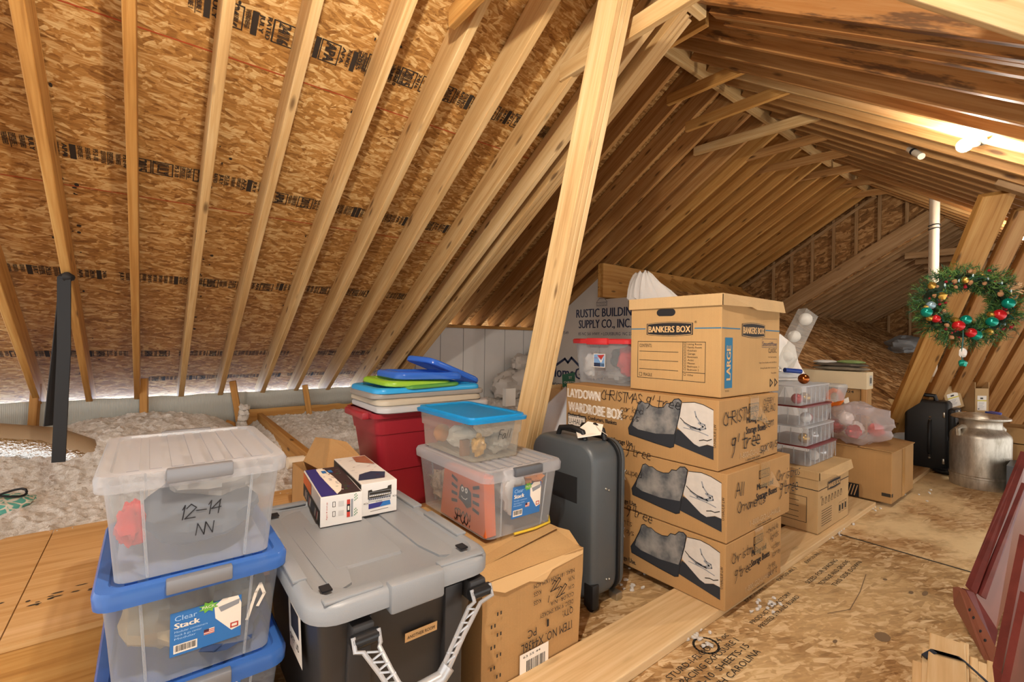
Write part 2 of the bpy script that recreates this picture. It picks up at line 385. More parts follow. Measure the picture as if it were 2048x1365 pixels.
# ------------------------------------------------------------------ roof geometry (z of the rafters' lower edges)
SL, SR = .6257, .6936
NB, FB, LB, RB = EYE+2.48, EYE+3.40, 3.64, 2.034     # near left, far left, lower far left, right slope: z = NB - SL*y  /  z = RB + SR*y
RD = .184; DV = RD*math.sqrt(1+SL*SL); DVR = RD*math.sqrt(1+SR*SR)
zn = lambda y: NB-SL*y
zf = lambda y: FB-SL*y
zl = lambda y: LB-SL*y
zr = lambda y: RB+SR*y
NL, NR = V3((0, SL, 1)).normalized(), V3((0, -SR, 1)).normalized()
def roof_sheet(name, x0, x1, y0, y1, zfun, mat):
    """a sheathing board lying on the slope, local x along the ridge and local y along the slope"""
    a = V3((x0, y0, zfun(y0))); X = V3((1, 0, 0)); Y = (V3((x0, y1, zfun(y1)))-a); L = Y.length; Y.normalize(); Z = X.cross(Y)
    m = MB(); m.box(0, x1-x0, 0, L, 0, .014) if Z.z > 0 else m.box(0, x1-x0, 0, L, -.014, 0)
    o = struct(m, name, mat); mw = Matrix((X, Y, Z)).transposed().to_4x4(); mw.translation = a; o.matrix_world = mw
    return o, a, X, Y, Z
cl, ca, cX, cY, cZ = roof_sheet('ceiling_left', -2.4, 2.24, 1.15, 5.35, lambda y: zn(y)+DV, m_osb_l)
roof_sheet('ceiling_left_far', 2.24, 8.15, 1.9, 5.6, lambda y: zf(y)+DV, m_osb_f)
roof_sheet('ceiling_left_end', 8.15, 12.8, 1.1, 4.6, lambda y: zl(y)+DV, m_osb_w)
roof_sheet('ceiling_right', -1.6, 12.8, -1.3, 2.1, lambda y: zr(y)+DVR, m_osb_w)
m = MB(); m.prism([(2.225, y, z) for y, z in ((1.2, zn(1.2)+.1), (5.3, zn(5.3)+.1), (5.3, zf(5.3)+.2), (2.0, zf(2.0)+.2), (1.2, zr(1.2)+.3))], (.012, 0, 0)); struct(m, 'light_blocker', m_osb_v)  # unseen panel added to stop outside light leaking in between the roofs
# printed stamps and chalk lines on the near left sheathing
def on_roof(y): return (y-1.15)*math.sqrt(1+SL*SL)
flip = cZ.z < 0
d = Decal((0, 0, 0), (1, 0, 0), (0, 1, 0)); rs = random.Random(4)
def stamp_row(y, x0, x1, h, seed):
    rs = random.Random(seed); x = x0
    words = ['APA', 'RATED', '24/16', '7/16 INCH', 'SIZED FOR SPACING', 'EXPOSURE 1', 'THE ENGINEERED', 'WOOD ASSOCIATION', '2015', 'JULY', 'PS 2-10', 'SHEATHING']
    d = Decal((0, 0, -.0006 if not flip else -.0006), (-1, 0, 0), (0, 1, 0), .0015)
    s0 = on_roof(y)
    while x < x1:
        k = rs.random()
        if k < .14: wdt = .022; d.rect(-(x+wdt), s0-h/2, wdt, h, m_stamp)
        elif k < .15: wdt = .05
        elif k < .25:
            wdt = .085; d.frame(-(x+wdt), s0-h/2, wdt, h, .005, m_stamp); d.text(rs.choice(('APA', 'JULY', '2015', '24/16')), -(x+.02), s0-h*.42, .05, m_stamp, w=h*.84, rot=math.pi/2, bold=.003)
        else:
            wdt = .024; d.text(rs.choice(words), -(x+.003), s0-h*.47, .018, m_stamp, w=h*rs.uniform(.75, .95), rot=math.pi/2, bold=.0013)
            if rs.random() < .35: d.rect(-(x+.028), s0-h*.48, .003, h*.96, m_stamp)
        x += wdt+.003
    # faces of the ceiling seen from below: the decal frame is mirrored into the sheet's own plane
    o = d.mb.build('panel_stamp', d.mats, cl, smooth=None); o['kind'] = 'structure'
for i, (u, v, x0, x1, h) in enumerate(((300, 333, -1.4, .55, .085), (580, 400, .55, 2.15, .085), (300, 557, -1.6, .7, .085), (700, 585, .72, 2.15, .085), (300, 707, -1.8, 2.1, .085), (330, 757, .0, 2.1, .075), (550, 62, .1, 1.0, .1), (850, 170, .75, 2.15, .09))):
    y = PP(u, v, (0, SL, 1), NB+DV).y; stamp_row(y, x0+2.4, x1+2.4, h, i+3)
d = Decal((0, 0, 0), (-1, 0, 0), (0, 1, 0), .0016); rs = random.Random(2)
for u, v in ((430, 105), (200, 380)):
    y = on_roof(PP(u, v, (0, SL, 1), NB+DV).y); d.rect(-4.6, y-.003, 4.2, .006, m_chalk)
for k in range(260):                                   # ink drips and nail marks in loose vertical runs
    xx = .25+.605*rs.randint(0, 6)+rs.gauss(0, .035); yy = rs.uniform(.3, 4.4); d.oval(-xx, yy, rs.uniform(.003, .011), rs.uniform(.003, .012), m_stamp, 1, 7)
o = d.mb.build('chalk_line', d.mats, cl, smooth=None); o['kind'] = 'structure'
# ------------------------------------------------------------------ floors and walls
m = MB(); m.box(-1.6, 3.462, -1.0, 2.2, -.03, 0); struct(m, 'floor', m_floor)
m = MB(); m.box(3.488, 4.602, -1.0, 2.2, -.03, 0); m.box(4.608, 5.9, -1.0, 2.2, -.03, 0); struct(m, 'floor_far', m_floor2)
m = MB(); m.box(5.904, 12.8, -1.0, 2.2, -.03, 0); struct(m, 'floor_end', m_osb_d)
m = MB(); m.box(3.4626, 3.4874, -1.0, 2.2, -.03, -.003); m.box(4.6025, 4.6075, -1.0, 2.2, -.03, -.002); struct(m, 'seam_shade', plain('gap_shade', '#2a2622', .9))  # dark strips laid in the seams in place of the shade inside the gaps
m = MB(); m.box(-1.6, 12.8, -1.0, 5.5, -.06, -.034); struct(m, 'floor_base', m_dim)
m = MB(); m.box(-1.6, -.347, 2.0, 3.06, .25, .27); m.box(-.343, 1.7, 2.0, 3.06, .25, .27); struct(m, 'floor_left', m_ply); m = MB(); m.box(-1.6, 1.7, 2.004, 2.04, .0, .249); struct(m, 'trim_3', m_orange)  # riser in darker amber than the deck, its shade put into the colour
dk = Decal((-1.4, 2.28, .27), (1, 0, 0), (0, 1, 0)); rs = random.Random(8)
for k in range(90): dk.oval(rs.uniform(.2, 2.0), rs.gauss(0, .022)+.03*math.sin(k), rs.uniform(.004, .02), rs.uniform(.003, .007), m_ink, 0, 6)
dk.build('ink_smear', bpy.data.objects['floor_left'])
# floor board print, read from the camera's right
dk = Decal((0, 0, 0), (1, 0, 0), (0, 1, 0), .001)
p = PZ(1300, 1352, 0)
for i, tx in enumerate(('NORTH CAROLINA', 'PS 2-10  SHEETS-15', 'SPACING EXPOSURE 1', 'STURD-I-FLOOR 24 oc')): dk.text(tx, 1.47, .80+.042*i, .026, m_ink, w=.42)
for i, tx in enumerate(('PRODUCT OF FACTORY', 'PRESSED STRAND BOARD')): dk.text(tx, 2.05, .90-.035*i, .02, m_ink, w=.4)
for i, tx in enumerate(('SIZED FOR SPACING', 'TONGUE AND GROOVE', 'THIS SIDE DOWN')): dk.text(tx, 2.62+.04*i, .885-.045*i, .022, m_ink, w=.42)
for i in range(3): dk.text('EXPOSURE 1', 2.2+.33*i, 1.0-.012*i, .018, m_ink, w=.22)
c = PZ(1412, 1292, 0)
for a in range(24): t0, t1 = a*math.pi/12, (a+1)*math.pi/12; dk.line([(c.x+.052*math.cos(t0), c.y+.045*math.sin(t0)), (c.x+.052*math.cos(t1), c.y+.045*math.sin(t1))], .009, m_ink)
dk.text('APA', c.x, c.y-.015, .032, m_ink, w=.07, al='C')
p0 = [PZ(u, v, 0) for u, v in ((1655, 1228), (1700, 1220), (1720, 1185), (1732, 1150))]; dk.line([(q.x, q.y) for q in p0], .0035, plain('floor_stain', '#7a6348', .8))
for u, v, a, b in ((1765, 1275, .042, .026), (1850, 1188, .035, .010), (1822, 1186, .02, .009), (1670, 1284, .016, .007), (1770, 1160, .016, .009)):
    q = PZ(u, v, 0); dk.oval(q.x, q.y, a, b, plain('floor_stain', '#7a6348', .8), 0, 11)
dk.build('board_print', bpy.data.objects['floor'])
# wrapped and sheeted walls at the far left
m = MB(); m.box(2.2, 4.63, 5.14, 5.16, .1, 1.36); struct(m, 'wall_back', plain('white_sheeting', '#e6e4e1', .35, var=.05, scale=3))
m = MB(); m.box(2.2, 4.72, 5.10, 5.19, 1.36, 1.40); struct(m, 'trim_1', m_orange)
m = MB()
for k in range(7): m.box(2.55+.34*k, 2.556+.34*k, 5.134, 5.14, .3, 1.36)
struct(m, 'trim_2', plain('sheet_seam', '#a9a7a6', .5))
m_wrap = plain('house_wrap', '#cac2b9', .5, var=.05, scale=2)
m = MB(); m.prism([(4.62, y, z) for y, z in ((5.14, .1), (5.14, zf(5.14)-.02), (3.95, zf(3.95)-.02), (3.95, 1.76), (3.3, 1.76), (3.3, .1))], (.015, 0, 0)); ww = struct(m, 'wall_wrap', m_wrap)
dk = Decal((4.62, 5.14, 0), (0, -1, 0), (0, 0, 1))
def wp(u, v): q = PX(u, v, 4.62); return (5.14-q.y, q.z)
def wtext(t, u0, u1, v, hpx, mat, bold=0):
    a, b = wp(u0, v), wp(u1, v); h = abs(wp(u0, v-hpx)[1]-a[1]); dk.text(t, a[0], a[1], h, mat, w=b[0]-a[0], bold=bold)
wtext('RUSTIC BUILDING', 1153, 1276, 636, 17, m_navy, .004); wtext('SUPPLY CO., INC.', 1158, 1262, 657, 17, m_navy, .004); wtext('85 NC 561 HWY. \u2022 LOUISBURG  NC 27549', 1157, 1275, 671, 6, m_navy)
wtext('NC 27549', 1112, 1137, 669, 6, m_navy); wtext('252 496 5726', 1052, 1122, 685, 11, m_black, .002); wtext('HomeGuard', 1101, 1205, 753, 22, m_navy, .006); wtext('homeguard.com', 1102, 1190, 770, 8, m_black)
a = wp(1112, 731); dk.line([a, (a[0]+.18, a[1]+.1), (a[0]+.24, a[1]+.05), (a[0]+.31, a[1]+.12), (a[0]+.45, a[1]+.02)], .035, m_navy)
a = wp(1193, 613)
dk.frame(a[0], a[1], .18, .05, .004, m_navy); dk.line([(a[0], a[1]+.05), (a[0]+.05, a[1]+.1), (a[0]+.13, a[1]+.1), (a[0]+.18, a[1]+.05)], .005, m_navy)
for k in range(4): dk.frame(a[0]+.012+.042*k, a[1]+.01, .03, .03, .003, m_navy)
dk.build('wall_print', ww)
# far gable, the dark end wall
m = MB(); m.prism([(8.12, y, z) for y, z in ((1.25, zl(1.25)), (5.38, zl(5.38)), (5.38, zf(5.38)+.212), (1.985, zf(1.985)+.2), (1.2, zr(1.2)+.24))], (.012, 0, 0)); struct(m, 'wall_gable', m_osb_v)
m = MB(); m.box(4.64, 12.8, 5.4, 5.42, -.03, 2.1); struct(m, 'wall_left', m_osb_v)
m = MB(); m.box(12.7, 12.72, -3, 4.6, -.03, 3.4); struct(m, 'wall_end', m_osb_v)
for k, u in enumerate((1548, 1584, 1625, 1667, 1712, 1758, 1813)):
    y = PX(u, 560, 8.1).y; top = min(zf(y), zr(y)+.2)
    tag(beam('gable_stud', (8.095, y, zl(y)+.02), (8.095, y, top+.05), .04, .03, m_dim, zref=(-1, 0, 0)), 'thin wall stud on the far gable, %s from its left end' % ('first', 'second', 'third', 'fourth', 'fifth', 'sixth', 'seventh')[k], 'stud', 'studs on the far gable wall')
beam('gable_plate', (8.08, 1.3, zl(1.3)+.02), (8.08, 3.9, zl(3.9)+.02), .05, .2, m_dim, 'wide sloping timber closing the foot of the far gable', 'beam', zref=NL)
beam('gable_top_plate', (8.07, 1.95, zf(1.95)-.06), (8.07, 3.8, zf(3.8)-.06), .04, .04, m_dim, 'thin sloping plate along the top of the far gable studs', 'beam', zref=NL)
for k in range(6): 
    y = 2.1+.36*k; tag(beam('end_stud', (12.68, y, .3), (12.68, y, zl(y)), .04, .04, m_dim, zref=(-1, 0, 0)), 'dim stud on the dark end wall, number %s from the right' % ('one', 'two', 'three', 'four', 'five', 'six')[k], 'stud', 'studs on the dark end wall')
tag(beam('end_rail', (12.66, 1.2, 1.45), (12.66, 2.4, 1.45), .04, .04, m_dim), 'horizontal rail across the dark end wall studs', 'rail')
# ------------------------------------------------------------------ rafters
ORDW = ['first', 'second', 'third', 'fourth', 'fifth', 'sixth', 'seventh', 'eighth', 'ninth', 'tenth', 'eleventh', 'twelfth', 'thirteenth', 'fourteenth', 'fifteenth', 'sixteenth', 'seventeenth', 'eighteenth', 'nineteenth', 'twentieth'] + ['twenty-%s' % w for w in ('first', 'second', 'third', 'fourth', 'fifth', 'sixth', 'seventh', 'eighth', 'ninth')] + ['thirtieth'] + ['thirty-%s' % w for w in ('first', 'second', 'third', 'fourth', 'fifth', 'sixth', 'seventh', 'eighth', 'ninth')] + ['fortieth', 'forty-first', 'forty-second']
near = [2.01, 1.77, 1.439, 1.138, .851, .518, .236, -.052, -.338, -.615]
for k, x in enumerate(near):
    beam('rafter', (x-.02, 1.3 if k else 1.32, zn(1.3)), (x-.02, 4.98, zn(4.98)), .04, RD-.012, m_pale if 0 < k < 7 else m_post if k == 0 else m_orange,
         'pale pine rafter on the near left slope, %s to the left of the multi-ply beam' % ORDW[k], 'rafter', 'rafters on the near left slope', zref=NL)
g = thing('ply_beam', 'thick sloping beam of three pale boards nailed together above the leaning post', 'beam', (2.15, 1.3, zn(1.3)))
for k in range(3): beam('board', (2.092+.039*k, 1.29+.012*k, zn(1.29)-.0), (2.092+.039*k, 5.0, zn(5.0)), .037, .235, m_pale, parent=g, zref=NL)
beam('ridge_header', (-1.4, 1.275, 2.875), (2.225, 1.275, 2.875), .04, .2, m_post, 'pale header board running along the top of the near rafters', 'beam')
for k in range(17):
    x = 3.18+.297*k
    beam('rafter', (x, 1.995, zf(1.995)), (x, 5.25 if x < 4.75 else 3.9, zf(5.25 if x < 4.75 else 3.9)), .038, RD-.004, m_brown if k < 6 else m_orange,
         'brown rafter on the far left slope, %s past the multi-ply beam' % ORDW[k], 'rafter', 'rafters on the far left slope', zref=NL)
beam('ridge_board', (2.3, 1.985, zf(1.985)-.03), (8.1, 1.985, zf(1.985)-.03), .036, .3, m_pale, 'long ridge board where the far rafters of both slopes meet', 'beam')
rx = [2.12, 2.25, 2.289, 2.40, 2.69, 3.01, 3.27, 3.51, 3.80]
while rx[-1] < 12.3: rx.append(rx[-1]+.288)
for k, x in enumerate(rx):
    yt = 1.965 if x > 2.6 and x < 8.1 else 1.25
    beam('rafter', (x, yt, zr(yt)), (x, -1.25, zr(-1.25)), .038, RD-.004, m_stain if k in (0, 1, 3, 4) else m_pale if k == 7 else m_brown,
         'rafter on the right slope, %s counted from the camera' % ORDW[k], 'rafter', 'rafters on the right slope', zref=NR)
for k in range(15):
    x = 8.3+.297*k
    beam('rafter', (x, 1.2, zl(1.2)), (x, 3.75, zl(3.75)), .038, RD-.004, m_dim, 'dark rafter beyond the far gable, %s back from it' % ORDW[k], 'rafter', 'dark rafters beyond the far gable', zref=NL)
# collar ties
ties = ((1485, 148), (1570, 190), (1633, 242), (1658, 278), (1700, 311), (1723, 340), (1754, 366), (1782, 387), (1806, 405))
tl = ((1335, 212), (1372, 265), (1388, 312), (1457, 333), (1506, 352), (1550, 372), (1590, 392), (1630, 407), (1660, 425))
for k, ((u, v), (u2, v2)) in enumerate(zip(ties, tl)):
    q = PP(u, v, (0, -SR, 1), RB+.015); q2 = PP(u2, v2, (0, SL, 1), FB-.02); z = (q.z+q2.z)/2-.02; x = q.x-.02
    a = PX(u, v, x); b = PX(u2, v2, x)
    beam('collar_tie', (x, a.y-.03, a.z), (x, b.y+.0, b.z), .036, .085, m_orange if k < 2 else m_pale if k == 2 else m_brown, 'collar tie across the far roof below the ridge, %s from the multi-ply beam' % ORDW[k], 'collar tie', 'collar ties under the far ridge')
q = PP(1408, 58, (0, -SR, 1), RB); beam('collar_tie', (2.42, 1.36, 2.975), (2.42, 1.95, 2.96), .036, .085, m_orange, 'short collar tie just right of the top of the multi-ply beam', 'collar tie')
beam('collar_tie', (1.73, 1.80, 2.60), (1.73, .95, 2.60), .036, .088, m_pale, 'collar tie running up right from the rafter left of the leaning post', 'collar tie')
q = PP(922, 48, (0, SL, 1), NB); beam('collar_tie', (q.x-.03, q.y+.03, q.z-.02), (q.x-.03, .9, q.z-.02), .036, .088, m_orange, 'stub of a collar tie at the top edge left of the leaning post', 'collar tie')
for k in range(5):
    x = 8.5+.6*k; z = 2.46-.01*k; beam('collar_tie', (x, .72, z), (x, 1.72, z), .036, .085, m_dim, 'dim tie beyond the far gable behind the white pipe, %s back' % ORDW[k], 'collar tie', 'ties beyond the far gable')
tag(beam('support_post', (8.9, .98, 0), (8.9, .98, 2.5), .09, .05, m_dim, zref=(-1, 0, 0)), 'grey upright post beside the white pipe, above the wreath', 'post')
# leaning post by the ply beam
p = thing('leaning_post', 'tall pale three-ply post leaning up to the roof in the centre', 'post', (1.61, 2.08, .0))
for k in range(3): beam('board', (1.575+.0335*k, 2.033, .0), (1.575+.0335*k, 1.248, 2.815), .032, .122, m_post, parent=p, zref=(0, 1, .27))
# board across the top right corner
a, b = PP(1790, -6, (0, -SR, 1), RB-.15), PP(2080, 88, (0, -SR, 1), RB-.15); dd = (b-a)
beam('roof_brace', a-dd*.2, b+dd*1.2, .04, .14, m_post, 'pale board crossing under the rafters at the top right corner', 'brace', zref=NR)
# big beam and the joists of the lower roof
bb = thing('roof_beam', 'deep amber beam with a cut end carrying the far rafters behind the boxes', 'beam', (4.45, 3.88, 1.77))
for k in range(2): beam('board', (4.45, 3.852+.045*k, 1.77), (8.35, 3.852+.045*k, 1.77), .043, .425, m_orange, parent=bb)
zd = lambda y: 2.2+SR*(y-3.83)
for k in range(10):
    x = 5.22+.297*k; beam('joist', (x, 3.82, zd(3.82)-.2), (x, 1.6, zd(1.6)-.2), .038, .16, m_orange, 'amber joist sloping down from the deep beam, %s from its cut end' % ORDW[k], 'joist', 'joists sloping down from the deep beam', zref=NR)
roof_sheet('floor_slope', 5.1, 8.2, 1.25, 3.35, zd, m_osb_d)
roof_sheet('floor_slope_end', 8.2, 12.65, 1.25, 3.72, zd, m_osb_d)
# leaning brace boards on the right
T, B = V3((4.75, .367, 2.31)), V3((6.35, 1.33, .1)); dv = T-B
for k in range(9):
    off = V3((.25*k, -.11*k, -.01*k)); zq = V3((-.55, .62, .3)) if k else V3((-.62, .5, .3))
    xx = dv.normalized(); nn = (V3((-.75, -.66, -.1))-xx*xx.dot(V3((-.75, -.66, -.1)))).normalized(); sd = nn.cross(xx)
    beam('roof_brace', B+off+(nn*.0)-dv*(.05 if k else 0), T+off-dv*(.0 if not k else .03*k), .05, .205 if not k else .13, m_orange if not k else m_brown,
         'wide pale board leaning to the right roof, the wreath hangs in front of it' if not k else 'amber board leaning behind the wreath, %s to the right of the wide pale one' % ORDW[k-1], 'brace', None if not k else 'leaning boards behind the wreath', zref=sd)
beam('purlin_block', (4.5, .20, 2.13), (4.5, .44, 2.30), .14, .09, m_dim, 'short block of timber over the head of the leaning boards', 'block')
# ------------------------------------------------------------------ the insulated floor on the left
def ins_h(x, y):
    s = min(1, max(0, (y-3.05)/1.3)); s = s*s*(3-2*s)
    z = .25+.17*s
    z += .14*math.exp(-((x+.1)/.75)**2-((y-4.6)/.8)**2)+.05*math.exp(-((x-1.6)/.5)**2-((y-4.5)/.5)**2)
    z -= .10*math.exp(-((x-.66)/.14)**2)*min(1, max(0, (y-3.3)))
    z -= .07*math.exp(-((x+.45)/.35)**2-((y-3.9)/.3)**2)
    n = noise.fractal(V3((x*2.2, y*2.2, 3)), 1, 2, 2)*.03+noise.fractal(V3((x*9, y*9, 1)), 1, 2, 3)*.018+noise.fractal(V3((x*26, y*26, 7)), .7, 2, 3)*.017
    return z+n
m = MB(); nx, ny = 460, 175; vs = []; fs = []
for j in range(ny+1):
    for i in range(nx+1):
        x = -1.6+6.2*i/nx; y = 2.98+2.145*j/ny; vs.append((x, y, ins_h(x, y)))
for j in range(ny):
    for i in range(nx): a = j*(nx+1)+i; fs.append((a, a+1, a+nx+2, a+nx+1))
m.add(vs, fs); o = m.build('blown_insulation', m_insul, smooth=True)
tag(o, 'loose off-white blown insulation spread over the left floor', 'insulation', kind='stuff')
# baffles, stubs, header
t = NT('baffle_sheet'); wv = t.n('ShaderNodeTexWave', {'Vector': t.obj(), 'Scale': 34.0, 'Distortion': .3}, bands_direction='X').outputs[1]
bb_ = t.bsdf(Base_Color=t.mix(t.math('MULTIPLY', wv, .3), lin('#b9bbb5'), lin('#8d908a')), Roughness=.5); t.t.links.new(t.bump(wv, .002, .5), bb_.inputs['Normal']); m_baf = t.m
def baffle(name, x0, x1, label, seed, zb):
    m = MB(); n = 60; rows = []
    for f in (0, .33, .66, 1):
        rows.append([(x0+(x1-x0)*i/n, 4.79+.06*f+.02*noise.noise(V3((i*.16, seed, f))), (.70+.015*noise.noise(V3((i*.11, seed, 0))))*(1-f)+zb*f+.012*noise.noise(V3((i*.2, seed, f*3)))) for i in range(n+1)])
    vs = [p for r in rows for p in r]; k = n+1
    m.add(vs, [(r*k+i, r*k+i+1, (r+1)*k+i+1, (r+1)*k+i) for r in range(3) for i in range(n)])
    o = m.build(name, m_baf, smooth=True); md = o.modifiers.new('thickness', 'SOLIDIFY'); md.thickness = .004
    return tag(o, label, 'baffle')
baffle('eave_baffle', -1.6, .70, 'long grey corrugated baffle along the eave at the left', 1, .40)
baffle('eave_baffle', .66, 2.3, 'smoother grey baffle along the eave behind the red tote', 2, .52)
beam('eave_joist', (.55, 4.86, .33), (2.2, 4.86, .33), .04, .20, m_orange, 'amber header board just under the right baffle', 'joist')
beam('floor_joist', (.82, 3.02, .30), (.82, 4.86, .33), .042, .16, m_orange, 'amber joist breaking through the insulation toward the eave', 'joist')
for k, (ua, va, ub, vb) in enumerate(((76, 768, 69, 860), (290, 757, 290, 842), (466, 762, 484, 868), (610, 770, 620, 832))):
    a, b = PY(ub, vb, 4.74), PY(ua, va, 4.74); b = a+(b-a)*1.0; a = a-(b-a).normalized()*.08
    beam('baffle_stake', a, b, .05, .04, m_orange, 'short wooden stake standing in front of the eave baffle, %s from the left' % ORDW[k], 'stake', 'stakes in front of the eave baffle', zref=(-.3, -1, 0))
m = MB(); a = PY(481, 850, 4.70)
for k in range(7): blob(m, (a.x-.012+.006*k, 4.69, a.z-.12+.045*k), (.045, .04, .04), k, .5, 10, 3)
tag(m.build('insulation_clump', m_insul, org=(a.x, 4.7, a.z-.2), smooth=True), 'clump of white insulation stuck to the third stake', 'insulation')
# flexible foil duct
m_foil = plain('foil', '#d5d8da', .18, 1.0, bumpn=.02, scale=60); m_duct = plain('duct_wrap', '#9b8468', .45, bumpn=.004, scale=20)
g = thing('air_duct', 'foil-wrapped flexible duct lying in the insulation at the left edge', 'duct', (-.8, 4.0, .4))
pts = [(-1.7, 4.5, .47), (-1.2, 4.48, .48), (-.8, 4.40, .47), (-.5, 4.27, .44), (-.33, 4.14, .40), (-.22, 4.04, .36)]
m = MB(); m.tube(pts, [.15, .15, .15, .14, .11, .05], 24); m.build('duct_body', m_duct, g, smooth=True)
m = MB(); m.tube([(p[0]-.01, p[1]-.035, p[2]-.03) for p in pts], [.145, .145, .145, .135, .10, .04], 24); m.build('foil_sleeve', m_foil, g, smooth=True)
# strap
m_strap = plain('black_webbing', '#151619', .65)
g = thing('hanging_strap', 'long black webbing strap hanging in a loop from a rafter at the left', 'strap', (-.36, 3.44, 1.52))
top = PP(136, 556, (0, SL, 1), NB)
def ribbon(mb, pts, w, ax, th=.004):
    pts = [V3(p) for p in pts]; ax = V3(ax).normalized(); n = V3((0, 0, 1)).cross(ax)*th
    mb.loft([[p-ax*w/2-n, p+ax*w/2-n, p+ax*w/2+n, p-ax*w/2+n] for p in pts]); return mb
f2 = PY(117, 925, top.y-.05); bk = PY(99, 852, top.y+.12)
m = MB(); ribbon(m, [top+V3((-.01, -.05, 0)), PY(128, 700, top.y-.055), f2], .056, (1, -.25, 0)); m.build('front_strap', m_strap, g)
m = MB(); ribbon(m, [top+V3((-.01, .0, 0)), PY(116, 700, top.y+.06), bk], .05, (1, .6, 0)); m.build('rear_strap', m_strap, g)
m = MB(); blob(m, top+V3((0, -.04, .0)), (.035, .03, .025), 3, .3, 12); m.build('knot', m_strap, g, smooth=True)
# teal cloth with cord, white pipe
m = MB(); q = PZ(14, 1012, .30); blob(m, (q.x-.03, q.y, q.z-.0), (.14, .12, .05), 5, .25, 26)
t = NT('spotted_cloth'); vo = t.n('ShaderNodeTexVoronoi', {'Vector': t.map(t.obj(), (22, 22, 22)), 'Scale': 1.0}, feature='DISTANCE_TO_EDGE')
t.bsdf(Base_Color=t.ramp(vo.outputs['Distance'], [(.06, '#d9d3c2'), (.1, '#5aa79a')]), Roughness=.8)
tag(m.build('folded_bag', t.m, org=(q.x, q.y, q.z-.05), smooth=True), 'teal and cream spotted cloth bag lying in the insulation at the left edge', 'bag')
m = MB(); c = PZ(12, 990, .36); m.tube([(c.x+.075*math.cos(a*.42), c.y+.05*math.sin(a*.42), c.z+.012*math.sin(a*.8)) for a in range(16)], .006, 6)
tag(m.build('cord_loop', m_strap, org=c, smooth=True), 'thin black cord loop lying on the teal spotted bag', 'cord')
m_pvc = plain('pvc', '#e3d6bf', .35)
g = thing('drain_pipe', 'cream plastic pipe lying on the insulation behind the grey tote', 'pipe', (.9, 3.0, .44))
m = MB(); m.tube([(.70, 3.0, .445), (1.35, 3.03, .43)], .03, 16); m.build('pipe_run', m_pvc, g, smooth=True)
m = MB(); m.tube([(.66, 3.0, .446), (.75, 3.0, .444)], .036, 16); m.build('coupling', m_pvc, g, smooth=True)
# house wrap heap at the far left wall, small carton
m = MB(); q = PZ(1010, 770, .48)
for k, (u, v, s) in enumerate(((1012, 775, .22), (1040, 765, .25), (1065, 770, .22), (1040, 725, .14), (1090, 790, .2))): q = PY(u, v, 4.9); blob(m, q, (s, s*.7, s*.8), k+2, .35, 22, 2.5)
hp = tag(m.build('wrap_heap', m_wrap, org=(q.x, 4.9, .4), smooth=True), 'crumpled heap of grey house wrap on the insulation left of the wrapped wall', 'sheet')
m = MB(); m.prism([PY(1062, 700, 5.05), PY(1098, 668, 5.0), PY(1100, 780, 4.75), PY(1022, 782, 4.75), PY(1030, 755, 4.85)], (0, .006, 0))
hp = tag(m.build('loose_wrap', m_wrap, org=(4.4, 4.9, .4)), 'loose flap of grey house wrap with part of a printed name, behind the leaning post', 'sheet')
q = PY(1028, 752, 4.88); r_ = PY(1075, 745, 4.8); dk = Decal(q+V3((0, -.03, .0)), V3((1, -.42, 0)), (0, .12, 1), .004); dk.text('meguard', 0, 0, .1, m_navy, w=.36); dk.text('omeguard.com', -.1, -.14, .05, m_black, w=.45); dk.build('wrap_print', hp)
m = MB(); q = PZ(1018, 812, .46); m.box(-.07, .07, -.03, .03, 0, .2)
tag(m.build('small_carton', plain('white_card', '#e6e1d8', .6), smooth=False), 'small white carton standing in the insulation left of the leaning post', 'box').location = q
